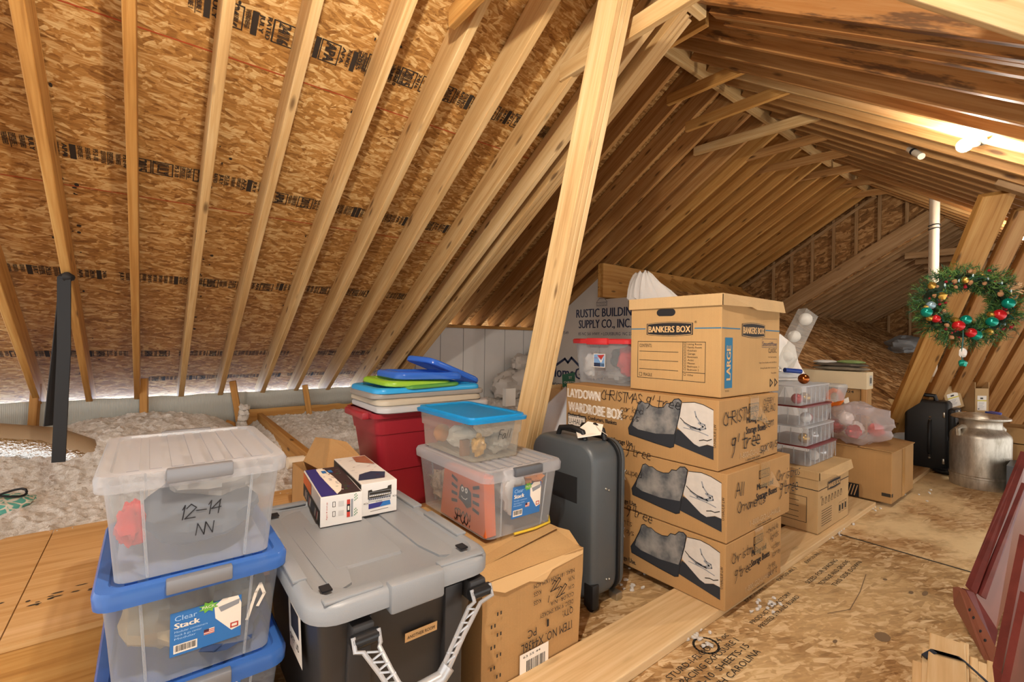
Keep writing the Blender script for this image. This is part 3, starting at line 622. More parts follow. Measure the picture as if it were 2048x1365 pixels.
# ------------------------------------------------------------------ clear bins
c_clear = clear('clear_plastic', '#f4f5f6', '#d8dce0', .15); c_frost = clear('frosted_plastic', '#f0f2f3', '#dfe2e6', .2, .3)
c_blue = clear('blue_lid_plastic', '#7ea6ea', '#4c82da', .5, .2); c_lid = clear('pale_lid_plastic', '#f2f2f4', '#cdced2', .3, .3)
p_grey = plain('grey_latch', '#808287', .35, .2); p_dgrey = plain('dark_latch', '#55585e', .4)
def bin_label(d, x, y, w, h):
    d.rect(x, y, w, h, m_bluelbl); d.poly([(x+w*.6, y+h*.9), (x+w*.72, y+h*1.02), (x+w*.95, y+h*1.0), (x+w, y+h*.8), (x+w, y+h*.25), (x+w*.86, y+h*.2), (x+w*.62, y+h*.6)], m_white, 1)
    d.poly([(x+w*.66, y+h*.85), (x+w*.98, y+h*.92), (x+w*.96, y+h*.8), (x+w*.7, y+h*.72)], m_greyprint, 2)
    pts = [(x+w*(.52+(.15 if k % 2 else .09)*math.cos(k*math.pi/8)), y+h*(.93+(.14 if k % 2 else .08)*math.sin(k*math.pi/8))) for k in range(16)]; d.poly(pts, m_lime, 3)
    d.text('PACK', x+w*.43, y+h*.9, h*.07, m_white, w=w*.18, l=4); d.text('Clear', x+w*.06, y+h*.8, h*.12, plain('sky_print', '#a9cdf0', .5), w=w*.3, l=2); d.text('Stack', x+w*.06, y+h*.63, h*.13, m_white, w=w*.34, l=2, bold=.001)
    for k, tx in enumerate(('Modular containers', 'Stack & go center', 'Modular')): d.text(tx, x+w*.06, y+h*(.53-.08*k), h*.05, plain('sky_print', '#a9cdf0', .5), w=w*(.45-.08*k), l=2)
    d.rect(x+w*.05, y+h*.06, w*.32, h*.2, m_white, 2); d.bars(x+w*.07, y+h*.1, w*.28, h*.14, m_black, 3, 3)
    d.rect(x+w*.46, y+h*.28, w*.15, h*.13, m_white, 2); d.rect(x+w*.46, y+h*.35, w*.07, h*.06, m_navy, 3)
    for k in range(3): d.rect(x+w*.46, y+h*(.29+.04*k), w*.15, h*.018, m_red, 3)
    d.frame(x+w*.84, y+h*.26, w*.12, h*.12, w*.02, m_red, 3)
def clear_bin(label, x0, x1, y0, y1, z0, z1, lid, latch, sides='y', body=None, lid_h=.042, ins=.018, taper=.022, ribs=True):
    cx, cy, hx, hy = (x0+x1)/2, (y0+y1)/2, (x1-x0)/2, (y1-y0)/2; g = thing('storage_bin', label, 'storage bin', (cx, cy, z0))
    m = MB(); rings = [rr(cx, cy, z, hx-ins-taper*(1-f), hy-ins-taper*(1-f), .03) for z, f in ((z0, 0), (z0+.5*(z1-z0), .5), (z1-lid_h*.6, 1))]
    m.loft(rings, True, False); m.build('bin_body', body or c_clear, g, smooth=True)
    m = MB()
    for sx in (-1, 1):                                   # moulded ribs on the walls
        for sy in (-1, 1): m.tube([(cx+sx*(hx-ins-taper)*.62, cy+sy*(hy-ins-taper+.0015), z0+.004), (cx+sx*(hx-ins)*.62, cy+sy*(hy-ins+.0015), z1-lid_h)], .0035, 6)
    build_each(m, 'wall_rib', c_frost, g, True)
    m = MB(); m.loft([rr(cx, cy, z1-lid_h, hx-.002, hy-.002, .045), rr(cx, cy, z1-lid_h*.3, hx, hy, .045), rr(cx, cy, z1-.002, hx-.006, hy-.006, .042), rr(cx, cy, z1, hx-.016, hy-.016, .04), rr(cx, cy, z1, hx-.03, hy-.03, .03), rr(cx, cy, z1-.008, hx-.034, hy-.034, .03)], False, True); ld = m.build('lid', lid, g, smooth=True)
    if ribs:
        m = MB()
        for k in range(7): xx = cx+(hx-.05)*(-1+2*(k+.5)/7); m.box(xx-.012, xx+.012, y0+.05, y1-.05, z1-.008, z1-.003)
        build_each(m, 'lid_rib', lid, ld)
    for sgn in (-1, 1):
        m = MB()
        if sides == 'y':
            yy = cy+sgn*hy; m.box(cx-.07, cx+.07, yy-.012, yy+.012, z1-.032, z1+.003, c=.004)
        else:
            xx = cx+sgn*hx; m.box(xx-.012, xx+.012, cy-.08, cy+.08, z1-lid_h-.006, z1+.003, c=.004)
        m.build('latch', latch, ld, smooth=True)
    n = V3((0, -(z1-z0), -taper)); face = Decal((x0, y0+ins+taper, z0), (1, 0, 0), (0, -taper, z1-z0), .002)
    return g, face
m_grey_cloth = plain('grey_cloth', '#a6a29c', .9, var=.2, scale=6); m_dk_cloth = plain('slate_cloth', '#56616f', .9, var=.2, scale=7); m_redcl = plain('red_cloth', '#d6322c', .8, var=.15)
m_tancl = plain('tan_cloth', '#b09a74', .9, var=.2, scale=6); m_whitecl = plain('white_cloth', '#e9e5df', .85, var=.08); m_navycl = plain('navy_cloth', '#2c4066', .9, var=.2)
m_orcl = plain('orange_stuff', '#d98435', .7, var=.2); m_gold = plain('gold_ball', '#c9a04a', .25, .8); m_redball = plain('red_ball', '#c01f25', .22, .3); m_silver = plain('silver_ball', '#d8d8da', .2, .8)
m_teal = plain('teal_ball', '#0f8f7c', .2, .5); m_wball = plain('white_ball', '#eeeae4', .4)
def soft(name, label, cat, c, s, mat, seed=1, jit=.2, group=None, fr=2.0):
    s = tuple(.88*q for q in s); m = MB(); blob(m, c, s, seed, jit, 24, fr); return tag(m.build(name, mat, org=(c[0], c[1], c[2]-s[2]), smooth=True), label, cat, group)
x0, x1, y0, y1 = -.101, .314, 1.4, 1.965
bA, fa = clear_bin('clear bin with a frosted clear lid, topmost of the front left stack', x0, x1, y0, y1, .602, .872, c_lid, p_grey, body=c_frost)
fa.hand('12-14', .165, .135, .035, m_black, seed=3, wt=.07); fa.hand('NN', .20, .085, .03, m_black, seed=5, wt=.07); fa.build('handwriting', bA)
soft('folded_sweater', 'slate grey folded cloth filling the bottom of the top clear bin', 'clothing', (.125, 1.66, .69), (.165, .235, .088), m_dk_cloth, 3, .1)
soft('folded_blanket', 'pale grey woven cloth on top inside the top clear bin', 'clothing', (.16, 1.66, .79), (.14, .22, .05), m_grey_cloth, 7, .15)
soft('red_garment', 'bright red cloth in the left end of the top clear bin', 'clothing', (-.03, 1.475, .73), (.034, .025, .06), m_redcl, 5, .4)
bB, fb = clear_bin('clear bin with a blue lid and a tan load, middle of the front left stack', x0, x1+.004, y0, y1, .330, .600, c_blue, p_grey)
bin_label(fb, .15, .06, .155, .115); fb.line([(.32, .1), (.34, .17), (.35, .19), (.36, .16), (.345, .13)], .008, m_white, 1); fb.build('bin_label', bB)
soft('tan_clothes', 'tan folded clothes inside the middle clear bin', 'clothing', (.05, 1.64, .43), (.12, .22, .085), m_tancl, 4, .25)
soft('khaki_clothes', 'khaki clothes at the right inside the middle clear bin', 'clothing', (.21, 1.66, .47), (.09, .22, .075), plain('khaki_cloth', '#8d8468', .9, var=.2), 8, .3)
soft('navy_clothes', 'navy clothes at the bottom of the middle clear bin', 'clothing', (.17, 1.62, .38), (.12, .21, .045), m_navycl, 2, .3)
bC, fc = clear_bin('clear bin with a blue lid, lowest of the front left stack', x0, x1+.006, y0, y1, .06, .328, c_blue, p_grey); bin_label(fc, .15, .1, .155, .115); fc.build('bin_label', bC)
m = MB(); m.box(x0+.03, x1-.03, y0+.04, 1.95, 0, .059, c=.004); tag(m.build('folded_carton', m_card2, org=(.1, 1.66, 0)), 'flat brown carton under the front left stack of clear bins', 'box')
soft('blue_clothes', 'blue clothes inside the lowest clear bin', 'clothing', (.1, 1.66, .18), (.13, .2, .09), m_navycl, 12, .25)
# ------------------------------------------------------------------ big grey tote
m_tlid = plain('grey_tote_lid', '#8d9195', .38, bumpn=.0006, scale=400); m_tote = plain('black_tote', '#2e2d2e', .45); m_chrome = plain('silver_handle', '#b9bcc0', .3, .4)
tx0, tx1, ty0, ty1, tz = .304, .850, 1.14, 1.965, .548; cx, cy, hx, hy = (tx0+tx1)/2, (ty0+ty1)/2, (tx1-tx0)/2, (ty1-ty0)/2
tote = thing('storage_tote', 'large black tote with a grey lid and silver swing handles, in front', 'tote', (cx, cy, 0))
m = MB(); m.loft([rr(cx, cy, z, hx-i, hy-i, .05) for z, i in ((.0, .085), (.3, .055), (tz-.05, .035))], True, False)
for sx in (-1, 1): m.box(cx+sx*.14-.03, cx+sx*.14+.03, cy-hy+.028, cy-hy+.06, .05, tz-.07, c=.006)
m.build('tote_body', m_tote, tote, smooth=True)
m = MB(); m.loft([rr(cx, cy, z, hx-i, hy-i, .085, 6) for z, i in ((tz-.055, .008), (tz-.05, .0), (tz-.018, .0), (tz-.006, .006), (tz, .018), (tz, .034), (tz-.012, .042), (tz-.012, .075), (tz-.02, .085))], False, True)
m.build('lid', m_tlid, tote, smooth=True)
m = MB()                                                   # raised panels, rim blocks and latch on the lid
m.loft([rr(cx-.045, cy-.02, tz-.022, .105, .19, .012), rr(cx-.045, cy-.02, tz-.012, .1, .185, .012)], False, True)
for sx in (-1, 1):
    m.loft([[(cx+sx*.19, cy-.33, z), (cx+sx*.135, cy-.30, z), (cx+sx*.115, cy-.2, z), (cx+sx*.115, cy+.36, z), (cx+sx*.2, cy+.36, z)] for z in (tz-.024, tz-.013)], False, True)
    m.box(cx+sx*(hx-.02)-.018, cx+sx*(hx-.02)+.018, cy-.24, cy-.0, tz-.004, tz+.006, c=.003); m.box(cx+sx*(hx-.02)-.018, cx+sx*(hx-.02)+.018, cy+.08, cy+.3, tz-.004, tz+.006, c=.003)
    for sy in (-1, 1): m.box(cx+sx*.16-.075, cx+sx*.16+.075, cy+sy*(hy-.032)-.016, cy+sy*(hy-.032)+.016, tz-.004, tz+.006, c=.004)
build_each(m, 'lid_panel', m_tlid, tote, True)
m = MB(); m.box(cx-.075, cx+.085, cy-hy-.012, cy-hy+.03, tz-.07, tz+.008, c=.008); m.build('lid_clip', m_tlid, tote, smooth=True)
m = MB()
for sx in (-1, 1):
    for sy in (-1, 1): m.box(cx+sx*(hx-.065)-.013, cx+sx*(hx-.065)+.013, cy+sy*(hy-.10)-.017, cy+sy*(hy-.10)+.017, tz-.004, tz+.0005)
build_each(m, 'strap_hole', m_black, tote)
def swing(u_l, v_l, u_r, v_r):
    a, b = PY(u_l, v_l, ty0-.0), PY(u_r, v_r, ty0-.0); y = ty0-.012
    h = MB()
    for q in (a, b):
        h.box(q.x-.028, q.x+.028, ty0-.004, ty0+.05, q.z-.028, q.z+.03, c=.006)
    hbs = build_each(h, 'hinge_block', m_tote, tote, True)
    ga, gb = PY(800, 1392, ty0-.13), PY(888, 1345, ty0-.13)
    for q, sg in ((a, 1), (b, -1)):
        h = MB(); h.tube([(q.x-.034, y, q.z), (q.x+.034, y, q.z)], .0175, 12); h.build('hinge_pin', plain('black_hinge', '#1d1e20', .3), hbs[0] if sg > 0 else hbs[1], smooth=True)
        h = MB()
        e = ga if sg > 0 else gb
        for s2 in (-1, 1): h.tube([(q.x+s2*.032, y-.004, q.z+.016), (q.x+s2*.032, y-.02, q.z-.012), (q.x+s2*.02+(e.x-q.x)*.18, y+(e.y-y)*.2, q.z+(e.z-q.z)*.2), (q.x+s2*.014+(e.x-q.x)*.6, y+(e.y-y)*.6, q.z+(e.z-q.z)*.6), (e.x+s2*.012, e.y, e.z)], .006, 8)
        for k in range(8): f = .25+.09*k; c = q.lerp(e, f); h.tube([(c.x-.017, y+(e.y-y)*f, c.z+.006*(-1)**k), (c.x+.017, y+(e.y-y)*f, c.z-.006*(-1)**k)], .003, 5)
        h.build('handle_arm', m_chrome, tote, smooth=True)
    h = MB(); h.tube([ga+V3((-.012, 0, .01)), ga+V3((.01, 0, -.012)), gb+V3((-.01, 0, -.012)), gb+V3((.012, 0, .01))], .018, 12); h.build('handle_grip', m_chrome, tote, smooth=True)
swing(727, 1273, 955, 1180)
d = Decal((.46, ty0+.040, .36), (1, 0, 0), (0, -.03, 1), .004); d.rect(.105, .0, .10, .026, m_tanprint); d.text('ANOTHER ROOM', .112, .007, .010, m_ink, w=.085, l=2); d.build('name_sticker', tote)
d = Decal((tx0+.045, ty0+.45, .28), (0, -1, 0), (-.05, 0, 1), .006); d.rect(.1, .0, .14, .17, m_white); d.rect(.125, .07, .09, .07, m_tote, 1); d.text('GREY LID', .11, .03, .02, m_black, w=.1, l=2); d.build('paper_label', tote)
# ------------------------------------------------------------------ two small white cartons on the tote
m_whitebox = plain('white_carton', '#e4e1dc', .4, var=.03); tz2 = tz-.008
def small_box(label, near, right, left, h, ztop):
    a, b, c = PZ(*near, tz2), PZ(*right, tz2), PZ(*left, tz2); U = (b-a); ang = math.atan2(U.y, U.x); L = U.length; Dp = (c-a).length
    o = thing('small_carton', label, 'box', a); mt = Matrix.Translation(a) @ Matrix.Rotation(ang, 4, 'Z')
    m = MB(); m.box(0, L, 0, Dp, 0, h, mat=mt, c=.0015); m.build('carton_body', m_whitebox, o)
    R3 = mt.to_3x3(); ux, uy = R3 @ V3((1, 0, 0)), R3 @ V3((0, 1, 0))
    return o, L, Dp, Decal(a, ux, (0, 0, 1)), Decal(a+UP0*h, ux, uy), Decal(a+uy*Dp, -uy, (0, 0, 1))
o, L, Dp, f, t_, l_ = small_box('small carton with a violet and black printed top, left of two on the grey lid', (640, 1057), (724, 1041), (602, 993), .105, 0)
h = .105
f.rect(L*.62, h*.2, L*.08, h*.6, m_red); f.rect(L*.62, h*.38, L*.08, h*.26, m_black, 1); f.rect(L*.64, h*.44, L*.04, h*.14, m_white, 2); f.rect(L*.72, h*.2, L*.05, h*.6, m_greyprint)
for k in (0, 1):
    for q in range(8): f.rect(L*(.80+.03*(q % 3)), h*(.22+.5*k)+.004*q*.8, L*.02, .004, m_greenprint)
    f.frame(L*.28, h*(.3+.32*k), L*.07, h*.18, .0015, m_ink); f.rect(L*.42, h*(.3+.32*k), L*.13, h*.17, plain('pale_print', '#c9c7c4', .6))
f.text('Ages 8 and up', L*.16, h*.22, .004, m_red, w=h*.6, rot=math.pi/2); f.build('printing', o)
t_.poly([(.004, .004), (L*.42, .004), (L*.36, Dp*.4), (L*.3, Dp*.7), (L*.32, Dp-.004), (.004, Dp-.004)], m_violet)
t_.poly([(L*.42, .004), (L-.004, .004), (L-.004, Dp-.004), (L*.5, Dp-.004)], plain('dark_art', '#3d2f33', .5), 0); rs = random.Random(9)
t_.poly([(L*.40, .01), (L*.55, Dp*.12), (L*.66, Dp*.3), (L*.62, Dp*.6), (L*.52, Dp*.93), (L*.3, Dp*.93), (L*.33, Dp*.5)], m_white, 1)
for k in range(46):
    a, b = rs.uniform(.36, .86)*L, rs.uniform(.08, .92)*Dp; q = rs.uniform(.004, .014); th = rs.uniform(0, 3); t_.line([(a, b), (a+q*math.cos(th), b+q*math.sin(th))], rs.uniform(.0015, .005), rs.choice((m_white, m_greyprint, m_ink, m_greenprint, m_violet, m_redball)), 2+k % 3)
for k in range(2): t_.rect(L*(.4+.17*k), Dp*.76, L*.11, Dp*.1, m_bluelbl, 5)
t_.build('printed_art', o)
l_.rect(.004, .004, Dp-.008, h*.5, m_ink); l_.rect(.004, h*.55, Dp*.5, h*.4, m_orangeprint); 
for k in range(20): l_.line([(Dp*(.1+.04*k), h*.1), (Dp*(.14+.04*k), h*.4)], .006, rs.choice((m_red, m_greyprint, m_white, m_navy)), 1)
l_.build('printed_side', o)
o, L, Dp, f, t_, l_ = small_box('small white carton with a blue and brown picture, right of two on the grey lid', (722, 1035), (793, 1021), (682, 970), .12, 0); h = .12
f.poly([(L*.18, h*.5), (L*.84, h*.56), (L*.84, h*.86), (L*.74, h*.84), (L*.72, h*.77), (L*.3, h*.74), (L*.28, h*.8), (L*.18, h*.78)], m_ink)
for k in range(3): f.frame(L*(.2+.005*k), h*(.42+.1*k), L*.62, h*.1, .0015, m_greyprint, 1)
for k in range(12): f.rect(L*(.22+.05*k), h*.47, L*.03, h*.05, m_navy, 2); f.rect(L*(.22+.05*k), h*.58, L*.034, h*.03, m_white, 2)
f.poly([(L*.2, h*.2), (L*.82, h*.24), (L*.8, h*.38), (L*.2, h*.36)], m_violet); f.poly([(L*.5, h*.22), (L*.82, h*.24), (L*.8, h*.38), (L*.6, h*.36)], m_bluelbl, 1)
f.text('4CH', L*.06, h*.36, .007, m_ink); f.text('4CH', L*.87, h*.46, .007, m_ink); f.line([(L*.25, h*.12), (L*.75, h*.15)], .0012, m_ink); f.text('no tricks', L*.4, h*.39, .005, m_ink, l=3); f.build('printing', o)
t_.poly([(L*.02, Dp*.12), (L*.75, Dp*.1), (L*.95, Dp*.28), (L*.6, Dp*.36), (L*.2, Dp*.3)], m_navy); t_.poly([(L*.5, Dp*.75), (L*.95, Dp*.6), (L*.97, Dp*.97), (L*.55, Dp*.97)], plain('rust_print', '#a5654a', .5))
for k in range(26):
    a, b = rs.uniform(.06, .9)*L, rs.uniform(.1, .95)*Dp; th = rs.uniform(-.3, .6); q = rs.uniform(.006, .03); t_.line([(a, b), (a+q*math.cos(th), b+q*math.sin(th))], .0018, rs.choice((m_navy, m_ink, m_greyprint, m_redball)), 2)
t_.build('printed_art', o)
l_.rect(.003, .003, Dp-.006, h*.95, m_ink)
for k in range(10): l_.line([(Dp*.08*k, h*.2), (Dp*(.08*k+.2), h*.8)], .004, rs.choice((m_greyprint, m_white, m_ink)), 1)
l_.build('printed_side', o)
# ------------------------------------------------------------------ worn carton with the item number
y0c = 1.24; a, b = PY(964, 1368, y0c), PY(1148, 1300, y0c); cx0, cx1, cz = .868, 1.325, .395
car = thing('carton', 'worn brown carton with item number printed upside down, beside the big tote', 'box', ((cx0+cx1)/2, 1.58, 0))
m = MB(); n = 8
def wob(x, y, z, k): return (x+.012*noise.noise(V3((y*4, z*5, k))), y+.01*noise.noise(V3((x*6, z*4, k+4))), z)
m.loft([[wob(cx0, y0c, z, 1), wob((cx0+cx1)/2, y0c-.004, z, 1), wob(cx1+.02*z/cz, y0c, z, 1), wob(cx1+.03*z/cz, 1.95, z, 1), wob(cx0, 1.95, z, 1)] for z in (0, .1, .2, .3, cz)], True, False)
m.build('carton_body', m_card2, car)
m = MB(); m.prism([(cx0+.02, y0c+.005, cz-.004), (cx1+.02, y0c+.01, cz-.012), (cx1+.045, y0c+.10, cz+.022), (cx1+.02, y0c+.19, cz+.02), (cx0+.02, y0c+.19, cz+.018)], (0, 0, .006)); m.build('flap', m_card, car)
m = MB(); m.prism([(cx0+.0, y0c+.08, cz+.006), (cx1+.015, y0c+.14, cz+.03), (cx1+.03, 1.95, cz+.012), (cx0, 1.95, cz+.012)], (0, 0, .006)); m.build('flap', m_card, car)
m = MB(); m.prism([(cx0+.01, y0c-.003, cz-.015), (cx0+.09, y0c-.006, cz-.05), (cx0+.2, y0c-.006, cz-.045), (cx0+.27, y0c-.006, cz-.07), (cx0+.31, y0c-.006, cz-.035), (cx1+.015, y0c-.004, cz-.022), (cx1+.02, y0c-.002, cz), (cx0, y0c-.002, cz)], (0, .003, 0)); m.build('torn_paper', m_tanprint, car)
Wf = cx1-cx0; d = Decal((cx0, y0c, 0), (1, 0, 0), (0, 0, 1), .009)
def up(t, xr, y, h, mat, w, l=1): d.text(t, xr, y+h, h, mat, w=w, rot=math.pi, l=l)     # printed upside down: starts at the right
up('MEAS. 181.2X39.1X39.4CM', Wf-.035, .318, .016, m_black, .205); up('N.W.', Wf-.035, .289, .016, m_black, .035); up('KGS', Wf-.205, .289, .016, m_black, .035)
up('G.W.', Wf-.035, .258, .016, m_black, .035); up('KGS', Wf-.205, .258, .016, m_black, .035); up('COLOR   N/A', Wf-.037, .228, .016, m_black, .12)
up("DESC: 9' MIX SMOKEY", Wf-.04, .200, .017, m_black, .17); up('QTY:', Wf-.04, .163, .026, m_black, .055); up('1', Wf-.165, .158, .028, m_black, .01); up('PC', Wf-.225, .148, .03, m_black, .04); up('ITEM NO. X4436L', Wf-.045, .105, .034, m_black, .25)
d.hand('22', Wf-.16, .283, .035, m_black, rot=.1, seed=4, slant=.5); d.hand('22', Wf-.13, .25, .035, m_black, rot=.1, seed=6, slant=.5); d.line([(Wf-.17, .248), (Wf-.165, .27)], .003, m_black, 2)
d.rect(Wf-.30, .02, .135, .085, m_white); d.bars(Wf-.27, .035, .09, .04, m_black, 5); d.text('63 55 44', Wf-.285, .088, .008, m_black, w=.08); d.text('X-STOCK', Wf-.26, .026, .006, m_black, w=.07)
for k in range(8):
    for q in (0, 1): d.rect(.03+.025*(k % 2)+.014*q, .035+.035*k, .006, .012, m_ink)
d.build('printing', car)
# ------------------------------------------------------------------ clear bin with the orange spider bag
z0 = .432; q = PZ(972, 1088, z0); qx0, qy0 = q.x-.025, q.y-.025; qx1, qy1 = qx0+.415, qy0+.60; z1 = z0+.27
bS, fs_ = clear_bin('clear bin holding an orange spider bag, standing on the worn carton', qx0, qx1, qy0, qy1, z0, z1, c_lid, p_dgrey)
bin_label(fs_, .15, .06, .15, .13)
fs_.build('bin_label', bS)
m = MB(); yb = (PX(1000, 960, qx0).y+.0); bx = qx0+.04
m.prism([(bx, qy0+.05, z0+.006), (bx, qy0+.07, z0+.235), (bx+.002, qy0+.37, z0+.225), (bx+.002, qy0+.40, z0+.006)], (.05, 0, 0)); og = m.build('gift_bag', m_orangeprint, org=(bx, qy0+.2, z0)); tag(og, 'orange paper bag with a black handprint spider, inside the clear bin on the worn carton', 'bag')
d = Decal((bx, qy0+.40, z0), (0, -1, 0), (0, 0, 1), .003); d.poly([(.155, .11), (.165, .16), (.18, .175), (.195, .165), (.225, .17), (.25, .155), (.252, .10), (.22, .085), (.19, .10)], m_black)
for sx in (-1, 1):
    for k in range(4): y = .095+.028*k; d.line([(.203+sx*.062, y), (.203+sx*.10, y+.006*(k-1))], .013, m_black)
for sx in (-1, 1): d.oval(.20+sx*.014, .155, .010, .011, m_white, 1); d.oval(.20+sx*.014, .154, .004, .005, m_black, 2)
d.line([(.178, .125), (.19, .118), (.21, .118), (.222, .126)], .003, m_white, 1); d.hand('SPOOK!', .12, .015, .05, m_black, seed=3, wt=.10, pitch=.5); d.build('spider_print', og)
soft('white_bag', 'white paper bag in the near corner of the clear bin with the spider bag', 'bag', (qx0+.2, qy0+.09, z0+.15), (.06, .04, .11), m_whitecl, 3, .3)
soft('autumn_garland', 'orange and tan autumn garland at the right of the clear bin with the spider bag', 'garland', (qx1-.10, qy0+.11, z0+.18), (.06, .05, .05), m_orcl, 6, .6, fr=4)
soft('grey_filling', 'grey cloth filling the clear bin behind its blue label', 'clothing', (qx1-.13, qy0+.25, z0+.1), (.1, .15, .095), m_grey_cloth, 9, .2)
soft('berry_sprig', 'cream berries and twigs at the far end of the clear bin with the spider bag', 'garland', (qx0+.1, qy1-.1, z0+.09), (.05, .07, .07), plain('dried_flowers', '#b29a80', .9, var=.45, scale=40), 9, .6, fr=5)
m = MB(); m.tube([(qx1-.25, qy0+.030, z0+.0), (qx1-.15, qy0+.02, z0+.002), (qx1-.06, qy0+.03, z0+.004), (qx1-.01, qy0+.09, z0+.002)], .005, 8); tag(m.build('yellow_cord', plain('yellow_rope', '#d8b52c', .6), org=(qx1-.1, qy0, z0), smooth=True), 'yellow cord trailing from under the clear bin with the spider bag', 'cord')
# small bin with blue lid marked Fall
D0 = PZ(942, 928, z1); c_small = clear('small_bin_plastic', '#f4f2ec', '#d9d5ca', .16)
fx0, fy0 = D0.x-.005, D0.y-.01; fx1, fy1 = fx0+.275, fy0+.46; fz1 = z1+.185
bF = thing('storage_bin', 'small clear bin with a bright blue lid, on the clear bin holding the spider bag', 'storage bin', ((fx0+fx1)/2, (fy0+fy1)/2, z1+.001))
cx, cy, hx, hy = (fx0+fx1)/2, (fy0+fy1)/2, (fx1-fx0)/2, (fy1-fy0)/2
m = MB(); m.loft([rr(cx, cy, z, hx-i, hy-i, .025) for z, i in ((z1+.001, .016), (z1+.10, .010), (z1+.102, .004), (fz1-.02, .0))], True, False); m.build('bin_body', c_small, bF, smooth=True)
m = MB(); m.loft([rr(cx, cy, z, hx+i, hy+i, .03) for z, i in ((fz1-.026, .014), (fz1-.012, .016), (fz1-.008, .006), (fz1, .004), (fz1, -.012), (fz1-.006, -.016))], False, True); m.build('lid', plain('blue_lid', '#0b84c2', .28), bF, smooth=True)
d = Decal((fx0+.016, fy0+.012, z1), (1, 0, 0), (0, -.06, 1), .006); d.hand('Fall', .115, .085, .036, m_black, seed=2, wt=.06, slant=.3, pitch=.55); d.build('handwriting', bF)
soft('pumpkin', 'small orange pumpkin at the far end of the small blue-lidded bin', 'pumpkin', (fx0+.07, fy1-.1, z1+.06), (.045, .045, .045), m_orcl, 2, .1)
soft('white_wrap', 'white bag in the middle of the small blue-lidded bin', 'bag', (fx0+.1, fy0+.22, z1+.06), (.07, .1, .055), m_whitecl, 5, .3)
soft('gold_figure', 'gold and orange ornament in the near corner of the small blue-lidded bin', 'ornament', (fx0+.075, fy0+.06, z1+.055), (.034, .03, .05), plain('amber_ornament', '#dba64a', .4, var=.5, scale=25), 4, .4)
soft('white_bundle', 'white crumpled bundle under the handwritten word of the small blue-lidded bin', 'bag', (fx0+.19, fy0+.09, z1+.05), (.06, .05, .045), m_grey_cloth, 8, .4)
m = MB(); m.box(-.02, .02, -.01, .01, .003, .07); tag(m.build('brown_block', plain('brown_block', '#84502c', .6), smooth=False), 'brown striped block beside the gold ornament in the small blue-lidded bin', 'ornament').location = (fx0+.05, fy0+.13, z1)
# ------------------------------------------------------------------ red tote and the pile of lids
m_rtote = plain('red_tote', '#9c2430', .4, bumpn=.0008, scale=200)
rx0, rx1, ry0, ry1, rz = .915, 1.56, 2.27, 2.68, .835; cx, cy, hx, hy = (rx0+rx1)/2, (ry0+ry1)/2, (rx1-rx0)/2, (ry1-ry0)/2
R_ = thing('storage_tote', 'tall dark red tote behind the clear bins, under a pile of lids', 'tote', (cx, cy, .27))
m = MB(); m.loft([rr(cx, cy, z, hx-i, hy-i, .045, 5) for z, i in ((.271, .09), (.50, .05), (.502, .044), (.70, .018), (.702, .012), (rz-.05, .0), (rz-.045, -.016), (rz-.02, -.02), (rz-.02, -.004))], True, False); m.build('tote_body', m_rtote, R_, smooth=True)
m = MB()
for sx in (-1, 1): m.box(cx+sx*(hx+.02)-.03, cx+sx*(hx+.02)+.03, cy-.14, cy+.14, rz-.055, rz-.018, c=.008)
build_each(m, 'grip', m_rtote, R_, True)
def lid(label, cx, cy, z, hx, hy, mat, th=.03, tilt=(0, 0, 0), rim=.012, name='bin_lid', group='lids piled on the red tote'):
    m = MB(); m.loft([rr(0, 0, zz, hx+i, hy+i, .06, 5) for zz, i in ((0, .0), (.004, .004), (th*.6, .004), (th*.85, 0), (th, -.008), (th, -.03), (th-.01, -.036))], False, True)
    for k in range(5): m.box(-hx*.75, hx*.75, -hy*.7+hy*.33*k, -hy*.7+hy*.33*k+.01, th-.011, th-.007)
    o = m.build(name, mat, smooth=True); o.location = (cx, cy, z); o.rotation_euler = tilt; return tag(o, label, 'lid', group)
lid('silver grey lid, lowest of the pile on the red tote', cx+.02, cy-.03, rz-.012, hx+.02, hy+.02, plain('silver_lid', '#b4b6b8', .35), .034, (.02, 0, .0))
lid('beige lid second from the bottom of the pile on the red tote', cx+.0, cy-.01, rz+.022, hx+.0, hy+.01, plain('beige_lid', '#b7ae9c', .4), .032, (.015, 0, .02))
lid('taupe grey lid just under the sky blue lid on the red tote', cx+.01, cy+.0, rz+.052, hx+.02, hy+.0, plain('taupe_lid', '#8e8a84', .4), .03, (.0, 0, -.02))
lid('sky blue lid in the middle of the pile on the red tote', cx-.0, cy-.0, rz+.078, hx+.0, hy-.0, plain('skyblue_lid', '#2a9bd8', .3), .03, (.0, .0, .0))
lid('bent lime green lid on the sky blue lid', cx-.07, cy-.02, rz+.112, hx*.62, hy*.86, plain('lime_lid', '#8cb832', .35), .03, (.02, .03, .06))
lid('dark green lid under the clear blue lids', cx+.0, cy-.06, rz+.10, hx*.55, hy*.75, plain('green_lid', '#4d8a3a', .35), .022, (.0, -.02, .03))
c_blue2 = clear('blue_lid_clear', '#7fa8f2', '#3f7be6', .55, .18)
lid('clear blue lid lying flat on the green lids', cx+.0, cy-.03, rz+.145, hx*.62, hy*.85, c_blue2, .038, (.0, .03, -.03))
lid('clear blue lid tilted at the top right of the pile', cx+.20, cy+.05, rz+.165, hx*.62, hy*.72, c_blue2, .035, (.03, .36, .1))
